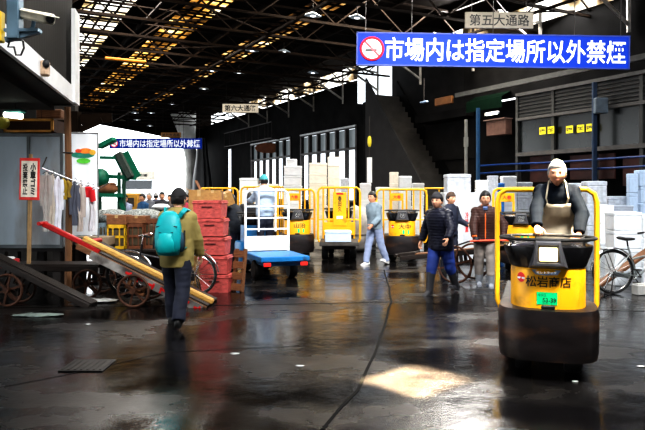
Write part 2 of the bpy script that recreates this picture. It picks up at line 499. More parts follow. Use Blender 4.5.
# wet concrete floor
def floor_material():
    m = bpy.data.materials.new('wet_concrete'); m.use_nodes = True; nt = m.node_tree; L = nt.links
    b = nt.nodes['Principled BSDF']; tc = nt.nodes.new('ShaderNodeTexCoord')
    def noise_n(sc, det, st=(1, 1, 1)):
        mp = nt.nodes.new('ShaderNodeMapping'); mp.inputs['Scale'].default_value = st
        n = nt.nodes.new('ShaderNodeTexNoise'); n.inputs['Scale'].default_value = sc; n.inputs['Detail'].default_value = det
        L.new(tc.outputs['Object'], mp.inputs[0]); L.new(mp.outputs[0], n.inputs['Vector']); return n.outputs[0]
    def ramp(src, stops):
        r = nt.nodes.new('ShaderNodeValToRGB')
        e = r.color_ramp.elements
        while len(e) < len(stops): e.new(.5)
        for el, (p, c) in zip(e, stops): el.position = p; el.color = c if len(c) == 4 else tuple(c) + (1,)
        L.new(src, r.inputs[0]); return r.outputs[0]
    n1 = noise_n(.55, 6, (1, 1.6, 1)); n2 = noise_n(5, 8); n3 = noise_n(45, 3)
    col = ramp(n2, [(.3, (.006, .0055, .0055)), (.75, (.028, .025, .023))])
    wet = ramp(n1, [(.40, (0, 0, 0)), (.56, (1, 1, 1))])
    mx = nt.nodes.new('ShaderNodeMix'); mx.data_type = 'RGBA'
    L.new(wet, mx.inputs[0]); L.new(col, mx.inputs[6]); mx.inputs[7].default_value = (.006, .0055, .006, 1)
    L.new(mx.outputs[2], b.inputs['Base Color'])
    rg = nt.nodes.new('ShaderNodeMapRange'); rg.inputs['To Min'].default_value = .30; rg.inputs['To Max'].default_value = .10
    L.new(wet, rg.inputs['Value'])
    ad = nt.nodes.new('ShaderNodeMath'); ad.operation = 'MULTIPLY_ADD'; ad.inputs[1].default_value = .16; L.new(n2, ad.inputs[0]); L.new(rg.outputs[0], ad.inputs[2])
    sb = nt.nodes.new('ShaderNodeMath'); sb.operation = 'SUBTRACT'; sb.inputs[1].default_value = .07; L.new(ad.outputs[0], sb.inputs[0])
    L.new(sb.outputs[0], b.inputs['Roughness'])
    sm = nt.nodes.new('ShaderNodeMath'); sm.operation = 'MULTIPLY_ADD'; sm.inputs[1].default_value = .25; L.new(n3, sm.inputs[0]); L.new(n2, sm.inputs[2])
    bp = nt.nodes.new('ShaderNodeBump'); bp.inputs['Strength'].default_value = .35; bp.inputs['Distance'].default_value = .012
    L.new(sm.outputs[0], bp.inputs['Height']); L.new(bp.outputs[0], b.inputs['Normal'])
    b.inputs['IOR'].default_value = 1.5
    return m
floor_m = floor_material()
mb = MB(); mb.box((0, 32, -.1), (90, 86, .2)); struct(mb.build('floor', floor_m, smooth=False))

# floor joints
joint_m = mat('floor_joint', (.006, .006, .006), .7, var=.3, spec=.1)
def joint(n, pts, w):
    mb = MB(); L = [];
    g = [ground(x, 1075.2 / (y - HOR)) for x, y in pts]
    fine = []
    for a, b in zip(g, g[1:]):
        k = max(2, int((b - a).length / .35))
        for i in range(k):
            p = a.lerp(b, i / k); fine.append(p + V((noise.noise(p * 1.7) * .02, noise.noise(p * 1.3 + V((5, 0, 0))) * .02, 0)))
    fine.append(g[-1])
    for i, p in enumerate(fine):
        t = (fine[min(i + 1, len(fine) - 1)] - fine[max(0, i - 1)]).normalized(); s = V((-t.y, t.x, 0)) * w / 2
        L.append((p + s + V((0, 0, .004)), p - s + V((0, 0, .004))))
    for a, b in zip(L, L[1:]): mb.quad(a[0], b[0], b[1], a[1])
    struct(mb.build('trim_%d' % n, joint_m, smooth=False))
joint(1, [(322, 430), (358, 390), (378, 345), (391, 302), (390, 292), (384, 270)], .03)
joint(2, [(-30, 309), (120, 306), (260, 305), (391, 302)], .035)
joint(3, [(391, 302), (500, 307), (660, 312)], .025)
joint(4, [(-60, 400), (60, 376), (170, 352), (300, 346)], .015)

# roof: sheets between skylight strips
RZ = 7.75
cuts = [-16, 2.8, 4.3, 5.7, 7.0, 9.1, 10.3, 16.2]
for i, (a, b) in enumerate([(-16, 2.8), (4.3, 5.7), (7.0, 9.1), (10.3, 15.6)]):
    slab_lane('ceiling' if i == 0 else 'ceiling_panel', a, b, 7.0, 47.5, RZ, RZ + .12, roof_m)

slab_lane('ceiling_rear', -16, 18, -14, 0.5, RZ, RZ + .12, roof_m)  # unseen rear roof and walls added to cut frontal sky light; strip ahead stays open
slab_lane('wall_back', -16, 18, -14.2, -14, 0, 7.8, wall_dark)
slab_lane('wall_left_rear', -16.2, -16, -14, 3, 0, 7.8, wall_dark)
def skylight_material(name, warm):
    m = bpy.data.materials.new(name); m.use_nodes = True; nt = m.node_tree; L = nt.links
    for n in list(nt.nodes): nt.nodes.remove(n)
    out = nt.nodes.new('ShaderNodeOutputMaterial'); em = nt.nodes.new('ShaderNodeEmission'); tc = nt.nodes.new('ShaderNodeTexCoord')
    n = nt.nodes.new('ShaderNodeTexNoise'); n.inputs['Scale'].default_value = .75; n.inputs['Detail'].default_value = 5
    r = nt.nodes.new('ShaderNodeValToRGB'); e = r.color_ramp.elements
    while len(e) < 4: e.new(.5)
    for el, (p, c) in zip(e, warm): el.position = p; el.color = c + (1,)
    L.new(tc.outputs['Object'], n.inputs['Vector']); L.new(n.outputs[0], r.inputs[0]); L.new(r.outputs[0], em.inputs[0]); em.inputs[1].default_value = 1.7
    L.new(em.outputs[0], out.inputs[0]); return m
sk_white = skylight_material('daylit_skylight', [(.30, (.05, .03, .015)), (.42, (.55, .42, .22)), (.52, (.95, .92, .85)), (.70, (1, 1, 1))])
sk_gold = skylight_material('yellowed_skylight', [(.38, (.012, .007, .004)), (.48, (.25, .12, .025)), (.57, (.75, .48, .14)), (.70, (1, .93, .75))])
sk_dim = skylight_material('dirty_skylight', [(.46, (.010, .006, .004)), (.55, (.18, .09, .025)), (.64, (.70, .50, .22)), (.76, (1, .95, .85))])
for n, (a, b, m) in enumerate([(2.8, 4.3, sk_white), (5.7, 7.0, sk_gold), (9.1, 10.3, sk_dim)]):
    slab_lane('window_%d' % (n + 1), a, b, 7.0, 47.5, RZ + .02, RZ + .06, m)
    mb = MB()                                       # glazing bars
    for k in range(60):
        v = 7 + k * .68; add_lane_box(mb, a, b, v, v + .09, RZ - .04, RZ)
    for k in range(5):
        r = a + (b - a) * k / 4; add_lane_box(mb, r - .03, r + .03, 7, 47.5, RZ - .05, RZ)
    struct(mb.build('window_frame', roof_m, smooth=False))

# roof trusses across the hall, purlins along it
for k in range(20):
    v = 8.2 + k * 2.05
    mb = MB(); z0, z1 = 6.65, 7.6
    r0, r1 = (-9, 15.2) if v > 13 else (-3, 15.2)
    mb.bar(lane(r0, v, z0), lane(r1, v, z0), .075, .075); mb.bar(lane(r0, v, z1), lane(r1, v, z1), .07, .07)
    n = int((r1 - r0) / 1.2)
    for i in range(n):
        a = r0 + (r1 - r0) * i / n; b = r0 + (r1 - r0) * (i + 1) / n
        p, q = (z0, z1) if i % 2 else (z1, z0)
        mb.bar(lane(a, v, p), lane(b, v, q), .038, .038)
    struct(mb.build('roof_truss', truss_m, smooth=False))
for r in (-4, -1, 1.6, 4.9, 7.9, 11.4, 13.4):
    mb = MB(); mb.bar(lane(r, 7, 7.62), lane(r, 47.4, 7.62), .10, .14)
    if r in (1.6, 7.9, 13.4): mb.bar(lane(r, 7, 6.66), lane(r, 47.4, 6.66), .07, .07)
    struct(mb.build('roof_purlin', truss_m, smooth=False))
# wind bracing in the lower chord plane
mb = MB()
for k in range(0, 19, 2):
    v = 8.2 + k * 2.05
    for r in (-1, 4.9, 11.4):
        mb.bar(lane(r, v, 6.7), lane(r + 3, v + 2.05, 6.7), .04, .04); mb.bar(lane(r + 3, v, 6.72), lane(r, v + 2.05, 6.72), .04, .04)
struct(mb.build('roof_bracing', truss_m, smooth=False))

# gable trim over the far opening, with the knee brace at its left post
e0, e1 = lane(-20, 47.5), lane(15.5, 47.5)
mb = MB()
zz = [(-14, 7.3), (4, 7.05), (9.5, 6.3), (15.5, 5.35)]
vs = []; 
for r, z in zz:
    for d in (0, .2): vs += [lane(r, 47.3 + d, z), lane(r, 47.3 + d, RZ + .1)]
fs = []
for i in range(len(zz) - 1):
    a, b = i * 4, (i + 1) * 4
    fs += [(a, b, b + 1, a + 1), (a + 2, a + 3, b + 3, b + 2), (a, a + 2, b + 2, b)]
mb.add(vs, fs); struct(mb.build('trim_5', roof_m, smooth=False))

# right-hand wall, in stretches along the hall
def wall_part(name, v0, v1, z0, z1, m=wall_dark, r=15.0, th=.25): return slab_lane(name, r, r + th, v0, v1, z0, z1, m)
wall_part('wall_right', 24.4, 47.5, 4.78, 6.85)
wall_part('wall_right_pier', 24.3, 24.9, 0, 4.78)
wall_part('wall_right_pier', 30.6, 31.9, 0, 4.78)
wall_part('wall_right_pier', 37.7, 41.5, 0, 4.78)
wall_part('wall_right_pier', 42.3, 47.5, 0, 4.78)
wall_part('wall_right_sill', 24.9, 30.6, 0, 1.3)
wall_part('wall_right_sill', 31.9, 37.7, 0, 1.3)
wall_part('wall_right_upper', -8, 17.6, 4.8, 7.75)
# eave clerestory: bright gaps along the wall head, crossed by little brackets
pane_m = mat('frosted_pane', (.9, .93, .95), .5, 0, .05, 1, emit=(.88, .94, 1), es=.85)
pane_dim = mat('smoked_pane', (.10, .11, .115), .3, 0, .3, 1.5, emit=(.6, .7, .75), es=.11)
clear_m = skylight_material('eave_daylight', [(.44, (.02, .015, .01)), (.50, (.35, .26, .15)), (.56, (.85, .8, .7)), (.66, (1, 1, 1))])
n = 4
for v0, v1 in ((10, 17.6), (24.4, 40)):
    slab_lane('window_%d' % n, 14.95, 15.05, v0, v1, 6.9, 7.5, clear_m); n += 1
for k in range(10):
    v = 11 + k * 3.0
    mb = MB(); mb.bar(lane(14.9, v, 6.85), lane(13.2, v, 7.0), .07, .07); mb.bar(lane(14.9, v, 6.1), lane(13.4, v, 6.9), .07, .07); mb.bar(lane(14.9, v, 5.9), lane(14.9, v, 7.4), .08, .08)
    struct(mb.build('eave_bracket', mat('pale_bracket', (.35, .33, .30), .5, .3), smooth=False))

# two big daylit windows
for wn, (v0, v1) in enumerate(((24.9, 30.6), (31.9, 37.7))):
    slab_lane('window_%d' % (6 + wn), 15.18, 15.22, v0, v1, 1.3, 4.78, pane_m)
    fr = MB(); dk = MB()
    nb = 6
    for k in range(nb + 1):
        v = v0 + (v1 - v0) * k / nb
        add_lane_box(fr, 14.95, 15.12, v - .07, v + .07, 1.3, 4.78)
        if k < nb: add_lane_box(dk, 15.13, 15.16, v + .12, v + .12 + (v1 - v0) / nb * .28, 1.3, 3.72)
    for z in (1.3, 3.72, 4.70): add_lane_box(fr, 14.93, 15.12, v0, v1, z, z + .1)
    struct(fr.build('window_frame', steel_dark, smooth=False)); struct(dk.build('window_shutter', mat('dark_slat', (.03, .035, .04), .5), smooth=False))
    up = MB(); add_lane_box(up, 15.13, 15.16, v0, v1, 3.78, 4.68); struct(up.build('window_upper_pane', pane_dim, smooth=False))
    tr = MB(); add_lane_box(tr, 14.9, 14.97, v0, v1, 4.74, 4.82); struct(tr.build('trim_%d' % (6 + wn), mat('pale_frame', (.5, .52, .54), .4), smooth=False))
# narrow bright slit far down, and a balcony rail above the left window
slab_lane('window_8', 15.1, 15.15, 41.5, 42.3, 1.5, 4.78, pane_m)
mb = MB()
for z in (4.85, 5.75): mb.bar(lane(14.4, 33.2, z), lane(14.4, 41.2, z), .05, .05)
for k in range(9): mb.bar(lane(14.4, 33.2 + k, 4.85), lane(14.4, 33.2 + k, 5.75), .04, .04)
mb.bar(lane(14.4, 33.2, 4.8), lane(15, 33.2, 4.8), .06, .06); mb.bar(lane(14.4, 41.2, 4.8), lane(15, 41.2, 4.8), .06, .06)
struct(mb.build('balcony_rail', steel_dark, smooth=False))
# concrete column and tarpaulin beside the far opening
mb = MB(); mb.tube([lane(13.7, 46.5, 0), lane(13.7, 46.5, 4.2), lane(13.5, 46.5, 5.6), lane(13.1, 46.5, 7.7)], [.42, .42, .5, .95], 14)
struct(mb.build('column', mat('pale_concrete', (.62, .61, .58), .8, 0, .25, 2), ang=60))
mb = MB(); rings = []
for z, w in ((1.2, 1.35), (2.6, 1.2), (4.2, .8), (5.6, .55)):
    rings.append([lane(13.6 + w * .5 * math.cos(2 * PI * k / 24) * (1 + .12 * math.sin(k * 5)), 43.6 + w * .8 * math.sin(2 * PI * k / 24) * (1 + .12 * math.cos(k * 4)), z) for k in range(24)])
rings.insert(0, [V((p.x, p.y, 0)) for p in rings[0]])
tag(mb.loft(rings).build('folded_tarpaulin', mat('black_tarp', (.015, .015, .017), .5, 0, .4, 3), ang=60), 'tall black folded tarpaulin hanging beside the far bright opening', 'tarpaulin')

# louvred shopfront wall at the right
louv_m = mat('grey_louvre', (.035, .035, .034), .6, .0, .25, 3)
glass_d = mat('dusty_dark_glass', (.014, .017, .017), .25, 0, .5, 1.2)
post_m = mat('shopfront_post', (.055, .055, .052), .6, .0)
ledge_m = mat('weathered_ledge', (.085, .08, .076), .6)
mb = MB(); gl = MB(); po = MB(); le = MB()
v0, v1 = 2.0, 15.0; nbay = 9
for k in range(nbay):
    a = v1 - (v1 - v0) * k / nbay; b = v1 - (v1 - v0) * (k + 1) / nbay
    for i in range(13): add_lane_box(mb, 15.0 - .04 * (i % 2), 15.06, b + .04, a - .04, 4.06 + i * .053, 4.06 + i * .053 + .045)
    add_lane_box(gl, 15.03, 15.06, b + .04, a - .04, 2.98, 4.03)
    add_lane_box(po, 14.93, 15.08, a - .05, a + .05, 0, 4.8)
for z, h in ((4.75, .1), (3.98, .09), (2.86, .12)): add_lane_box(le, 14.88, 15.08, v0, v1, z, z + h)
struct(mb.build('wall_right_louvre', louv_m, smooth=False)); struct(gl.build('window_9', glass_d, smooth=False))
struct(po.build('shopfront_post', post_m, smooth=False)); struct(le.build('shopfront_ledge', ledge_m, smooth=False))
slab_lane('wall_right_back', 15.5, 15.7, -8, 17.6, 0, 4.8, wall_dark)
# things of the wall below: dull red and brown stall boards
sb = MB()
for k, (v, w, z0, z1) in enumerate(((14.2, 1.0, 2.05, 2.85), (12.4, 1.5, 2.1, 2.8), (11.0, .8, 1.9, 2.7), (9.6, 1.2, 2.0, 2.8))):
    add_lane_box(sb, 15.2, 15.26, v - w / 2, v + w / 2, z0, z1)
struct(sb.build('wall_right_board', mat('dull_red_board', (.07, .022, .018), .6, 0, .6, 2), smooth=False))
# doorway between 15 and 17.6: dark recess, green awning, shelves
slab_lane('wall_right_recess', 17.0, 17.2, 14.0, 18.5, 0, 4.8, wall_dark)
mb = MB(); mb.add([lane(14.6, 15.3, 4.8), lane(14.6, 17.0, 4.8), lane(14.99, 17.0, 5.0), lane(14.99, 15.3, 5.0), lane(14.6, 15.3, 4.45), lane(14.6, 17.0, 4.45)], [(0, 1, 2, 3), (4, 5, 1, 0)])
tag(mb.build('shop_awning', mat('dark_green_canvas', (.004, .014, .008), .9, spec=.05), smooth=False), 'dark green awning above the dim doorway under the blue sign', 'awning')

# block wall, jutting ledge and the staircase that climbs along it
slab_lane('wall_right_stair', 16.0, 16.2, 17.6, 24.4, 0, 7.75, mat('side_wall', (.02, .019, .019), .8, 0, .3, 2, spec=.08))
slab_lane('wall_right_upper', 15.9, 16.0, 17.6, 21.0, 3.0, 6.9, mat('side_wall', (.045, .042, .040)))
slab_lane('trim_8', 15.1, 15.95, 17.6, 20.6, 4.45, 4.75, wall_dark)
slab_lane('trim_9', 14.6, 14.7, 2, 17.6, 5.05, 5.2, post_m)
st = MB(); ns = 24
for i in range(ns):
    v = 18.1 + i * .205; z = .245 * (i + 1)
    add_lane_box(st, 14.4, 15.9, v, v + .22, max(0, z - .6), z)
struct(st.build('staircase', mat('stair_concrete', (.06, .055, .05), .8, 0, .3, 2), smooth=False))
for r, m_ in ((14.34, mat('stair_side', (.022, .02, .02), .8, 0, .3, 2)), (15.93, wall_dark)):
    mb = MB()
    def LP(v, z, d=0): return lane(r + d, v, z)
    vs = [LP(18.0, 0, d) for d in (0, .08)] + [LP(18.0, .75, d) for d in (0, .08)] + [LP(23.1, 6.6, d) for d in (0, .08)] + [LP(23.1, 0 if r < 15 else 4.5, d) for d in (0, .08)]
    mb.add(vs, [(0, 2, 4, 6), (7, 5, 3, 1), (0, 1, 3, 2), (2, 3, 5, 4), (4, 5, 7, 6)]); struct(mb.build('stair_parapet', m_, smooth=False))
slab_lane('wall_right_end', 14.4, 16.0, 23.2, 23.4, 0, 5.6, wall_dark)
slab_lane('window_10', 14.2, 15.9, 23.4, 23.5, 5.55, 7.5, clear_m if False else pane_m)

# left side: market office with white-banded boarding, container and posts below
def boxw(name, p0, p1, z0, z1, th, m):
    d = (V(p1) - V(p0)); d.z = 0; n = V((-d.y, d.x, 0)).normalized() * th
    a0, a1 = V(p0), V(p1); vs = []
    for z in (z0, z1):
        for p in (a0, a1, a1 + n, a0 + n): vs.append(V((p.x, p.y, z)))
    mb = MB(); mb.add(vs, [(3, 2, 1, 0), (4, 5, 6, 7), (0, 1, 5, 4), (1, 2, 6, 5), (2, 3, 7, 6), (3, 0, 4, 7)])
    return struct(mb.build(name, m, smooth=False))
def office_line(t, off=0.0): return V((-4.30 + .203 * t + off * .979, 11 - .979 * t + off * .203, 0))
corr = bpy.data.materials.new('corrugated_dark_wall'); corr.use_nodes = True
nt = corr.node_tree; b_ = nt.nodes['Principled BSDF']; b_.inputs['Base Color'].default_value = (.009, .008, .007, 1); b_.inputs['Roughness'].default_value = .6; b_.inputs['Specular IOR Level'].default_value = .15
tcn = nt.nodes.new('ShaderNodeTexCoord'); wv = nt.nodes.new('ShaderNodeTexWave'); wv.bands_direction = 'Y'; wv.inputs['Scale'].default_value = 2.2
bpn = nt.nodes.new('ShaderNodeBump'); bpn.inputs['Strength'].default_value = .8
nt.links.new(tcn.outputs['Object'], wv.inputs['Vector']); nt.links.new(wv.outputs['Fac'], bpn.inputs['Height']); nt.links.new(bpn.outputs[0], b_.inputs['Normal'])
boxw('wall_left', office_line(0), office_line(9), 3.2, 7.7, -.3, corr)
shade_black = mat('shade_black', (.005, .005, .005), .9)  # shade of the underside put into the soffit's near-black colour
white_fascia = mat('white_fascia', (.80, .80, .80), .5, 0, .12, 2, dirt=.1, dirtcol=(.3, .28, .26))
boxw('trim_10', office_line(0, .03), office_line(9, .03), 3.2, 3.47, .05, white_fascia)
boxw('trim_11', office_line(0, .06), office_line(.45, .06), 3.2, 4.75, .06, white_fascia)
boxw('wall_left_end', office_line(0), office_line(0) + V((-9, 0, 0)), 3.2, 7.7, .2, wall_dark)
boxw('wall_left_soffit', office_line(0) + V((-.3, 0, 0)), office_line(9) + V((-.3, 0, 0)), 3.12, 3.2, -6, shade_black)
boxw('wall_left_back', V((-13, 13.7, 0)), V((-5.3, 13.7, 0)), 0, 5.2, .2, mat('stall_back_wall', (.05, .045, .04), .8, 0, .5, 2))
# knee brace and dark beam by the white sheet
mb = MB(); mb.bar(at(70, 134, 13.4), at(102, 120, 13.5), .12, .12); mb.bar(at(58, 121, 13.4), at(112, 118, 13.7), .2, .2); mb.bar(V((-5.2, 13.4, 0)), V((-5.2, 13.4, 3.4)), .22, .22)
struct(mb.build('beam_left', mat('dark_beam', (.018, .011, .007), .9, spec=.1), smooth=False))  # beam and brace in a near-black brown
# ground outside the far end
mb = MB(); mb.box((-28, 110, -.06), (160, 70, .1)); struct(mb.build('ground_outside', mat('pale_yard', (.55, .55, .55), .8), smooth=False))
# ------------------------------------------------------------------ vehicles
def superell(rx, ry, p, n, z, cy=0):
    o = []
    for k in range(n):
        a = 2 * PI * k / n; c, s = math.cos(a), math.sin(a)
        o.append(V((rx * abs(c) ** (2 / p) * (1 if c >= 0 else -1), cy + ry * abs(s) ** (2 / p) * (1 if s >= 0 else -1), z)))
    return o
def se_front(rx, ry, p, cz, off=.005, cx=0):
    return lambda x, z: V((cx + x, -ry * max(0, 1 - (abs(cx + x) / rx) ** p) ** (1 / p) - off, cz + z))

def wheel(mb, c, r, w, axis='x'):
    c = V(c); ax = V((1, 0, 0)) if axis == 'x' else V((0, 1, 0))
    prof = [(-.5, .55), (-.5, .9), (-.3, 1.0), (.3, 1.0), (.5, .9), (.5, .55)]
    a = V((0, 1, 0)) if axis == 'x' else V((1, 0, 0)); b = V((0, 0, 1))
    mb.loft([[c + ax * w * t + (a * math.cos(2 * PI * k / 22) + b * math.sin(2 * PI * k / 22)) * r * q for k in range(22)] for t, q in prof])

def turret(label, loc, rz, col=None, pipe=None, group='turret trucks', bed=2.0, lettering=None, plate=True, plate_text=None, hoop=.53, hoop_y=.98, hoop_z=1.72,
           panel=None, header=None, lamp=True, ladder=False, hero=False, bumper=None, lettercol=None, bumper_m=None, bars=False, cowl=True):
    col = col or yellow; pipe = pipe or yellow_pipe
    rz = rz - math.atan2(loc[0], loc[1])
    root = thing('turret_truck', label, 'truck', loc, rz, group)
    P_ = 3.2
    mb = MB(); mb.loft([superell(.40, .38, P_, 48, .17), superell(.435, .42, P_, 48, .18), superell(.445, .43, P_, 48, .24), superell(.45, .43, P_, 48, .58), superell(.435, .42, P_, 48, .635), superell(.36, .34, P_, 48, .64)])
    mb.build('bumper', bumper_m or rust_bumper, root)
    mb = MB(); mb.loft([superell(.335, .335, 2.6, 48, .60), superell(.335, .335, 2.6, 48, .98), superell(.325, .325, 2.6, 48, 1.01)])
    ec = mb.build('engine_cover', col, root)
    MB().box((0, -.33, .655), (.12, .03, .035), bev=.01).build('latch', black, ec)
    if cowl:
        mb = MB(); mb.loft([superell(.33, .33, 2.6, 48, 1.005), superell(.345, .34, 2.6, 48, 1.02), superell(.36, .355, 2.6, 48, 1.06), superell(.395, .385, 2.6, 48, 1.16), superell(.40, .385, 2.6, 48, 1.20), superell(.32, .30, 2.6, 48, 1.23)])
        cw = mb.build('cowl', black_gloss, root)
        # headlight nacelle
        mb = MB()
        def rect(y, x0, x1, z0, z1): return [V((-x0, y, z0)), V((x0, y, z0)), V((x1, y, z1)), V((-x1, y, z1))]
        mb.loft([rect(-.28, .175, .11, 1.0, 1.27), rect(-.37, .165, .105, 1.015, 1.26), rect(-.44, .135, .10, 1.04, 1.245), rect(-.445, .10, .085, 1.06, 1.225), rect(-.42, .095, .08, 1.07, 1.215)])
        hl = mb.build('headlight', mat('grey_nacelle', (.09, .09, .10), .35), root, ang=20)
        MB().box((0, -.43, 1.142), (.155, .02, .125), bev=.018).build('lens', glow_warm if lamp else chrome, hl)
        # steering ring with its spokes
        mb = MB(); mb.ring((0, .02, 1.265), .43, .39, .016, 'z', 40, 8)
        for a in (.6, PI - .6, PI + .5, -.5): mb.tube([(.30 * math.cos(a), .02 + .28 * math.sin(a), 1.21), (.43 * math.cos(a), .02 + .39 * math.sin(a), 1.265)], .011, 6)
        mb.build('steering_ring', black, root)
    if lettering:
        letters('lettering', lettering, .39 if hero else .30, .10 if hero else .12, se_front(.335, .335, 2.6, .885 if hero else .87, cx=0.0 if hero else .06), lettercol or black_ink, ec, bold=.012)
    if hero:
        me = MB(); pts = [se_front(.335, .335, 2.6, .968, .004)(x, z) for x, z in ((-.145, .024), (.11, .024), (.08, -.018), (-.03, -.024), (-.11, -.018))]
        me.add(pts, [(0, 1, 2, 3, 4)]); me.build('name_badge', mat('badge_blue_grey', (.32, .42, .62), .3), ec, smooth=False)
        letters('badge_lettering', 'エレトラック', .17, .022, se_front(.335, .335, 2.6, .969, .008, cx=-.015), white_ink, ec)
    if hero or lettering:
        m1 = MB(); f = se_front(.335, .335, 2.6, .915 if hero else .87, .007, cx=-.235)
        m1.add([f(0, 0)] + [f(.034 * math.cos(2 * PI * k / 20), .045 * math.sin(2 * PI * k / 20)) for k in range(20)], [(0, k + 1, (k + 1) % 20 + 1) for k in range(20)])
        em = m1.build('emblem', red_ink, ec, smooth=False)
        m2 = MB(); f2 = se_front(.335, .335, 2.6, .908 if hero else .865, .011, cx=-.235); m2.add([f2(x, z) for x, z in ((-.032, -.009), (.032, -.009), (.032, .009), (-.032, .009))], [(0, 1, 2, 3)])
        m2.build('emblem_band', white, em, smooth=False)
    if plate:
        pm = MB(); f = se_front(.335, .335, 2.6, .735, .006, cx=-.01 if hero else .09)
        w, h = (.088, .056) if hero else (.085, .05)
        pm.add([f(-w, -h), f(w, -h), f(w, h), f(-w, h)], [(0, 1, 2, 3)])
        pl = pm.build('number_plate', mat('green_plate', (.0, .62, .24), .4, emit=(0, .5, .2), es=.15), ec, smooth=False)
        if hero:
            letters('plate_lettering', '中央区', .07, .026, se_front(.335, .335, 2.6, .766, .010, cx=-.05), black_ink, pl, bold=0)
            letters('plate_number', '53-39', .115, .042, se_front(.335, .335, 2.6, .72, .010, cx=.01), black_ink, pl)
    # front wheels
    for sx in (-1, 1):
        mb = MB(); wheel(mb, (.22 * sx, 0, .20), .20, .15); mb.build('front_wheel', black, root)
    # chassis and bed
    mb = MB(); mb.box((0, .42 + bed / 2 + .22, .36), (.80, bed + .55, .10), bev=.02); mb.box((0, .62, .29), (.5, .5, .16), bev=.02)
    mb.build('chassis', col if ladder else steel_dark, root)
    mb = MB(); mb.box((0, 1.05 + bed / 2, .45), (.96, bed, .10), bev=.015)
    bd = mb.build('cargo_bed', col if ladder else mat('worn_bed', (.06, .055, .05), .6, .2, .4, 5), root)
    MB().box((0, .72, .42), (.8, .54, .03), bev=.01).build('step_plate', steel_dark, root)
    for sx in (-1, 1):
        mb = MB(); wheel(mb, (.36 * sx, .45 + bed * .85, .19), .19, .16); mb.build('rear_wheel', black, root)
        if ladder: MB().box((.36 * sx, 1.06 + bed, .36), (.14, .03, .07), bev=.01).build('tail_lamp', mat('red_lamp', (.7, .02, .02), .3, emit=(1, .05, .03), es=.4), root)
    # guard hoop round the driver
    hw, hy, hz = hoop, hoop_y, hoop_z
    mb = MB(); pts = []
    for sx in (-1, 1):
        seq = [(sx * (hw - .09), .40), (sx * (hw - .03), .42), (sx * hw, .50), (sx * hw, hz - .14), (sx * (hw - .025), hz - .05), (sx * (hw - .10), hz)]
        pts += seq if sx < 0 else seq[::-1]
    mb.tube([(x, hy, z) for x, z in pts], .028 if hero or ladder else .030, 10)
    gh = mb.build('guard_hoop', pipe, root)
    if ladder:
        mb = MB()
        for z in (.95, 1.18, 1.42): mb.tube([(-hw, hy, z), (hw, hy, z)], .020, 8)
        for x in (-.18, .18): mb.tube([(x, hy, .9), (x, hy, hz)], .020, 8)
        mb.build('guard_bars', pipe, gh)
        MB().box((0, hy + .01, .655), (hw * 2 - .04, .035, .31), bev=.012).build('guard_board', white, gh)
    if bars:
        mb = MB()
        for x in (-hw * .72, -hw * .45, hw * .2, hw * .48, hw * .75): mb.tube([(x, hy, .44), (x, hy, hz)], .022, 8)
        mb.tube([(-hw, hy, 1.0), (hw, hy, 1.0)], .018, 8); mb.build('guard_bars', pipe, gh)
    if header:
        x0, txt = header
        mb = MB(); mb.box((x0, hy - .03, 1.60), (.34, .03, .20), bev=.008); mb.box((x0 - .15, hy - .03, 1.2), (.05, .03, .62)); mb.box((x0 + .15, hy - .03, 1.2), (.05, .03, .62))
        hd = mb.build('guard_panel', col, gh)
        letters('panel_lettering', txt, .20, .09, front(x0, 1.60, hy - .05), red_ink, hd)
    if panel:
        x0, txt = panel
        mb = MB(); mb.box((x0, hy + .05, 1.28), (.36, .03, .90), bev=.01)
        pn = mb.build('guard_panel', col, gh)
        MB().box((0, hy + .02, .76), (.86, .04, .34), bev=.01).build('rear_board', col, gh)
        MB().box((x0, hy + .07, 1.69), (.18, .02, .045), bev=.005).build('red_strip', red_ink, pn)
        letters('panel_lettering', txt, .10, .42, lambda x, z: V((x0 - x, hy + .07, 1.42 + z)), black_ink, pn, vertical=True)
        MB().box((x0, hy + .07, 1.06), (.17, .02, .08), bev=.005).build('name_plate', white, pn)
    return root

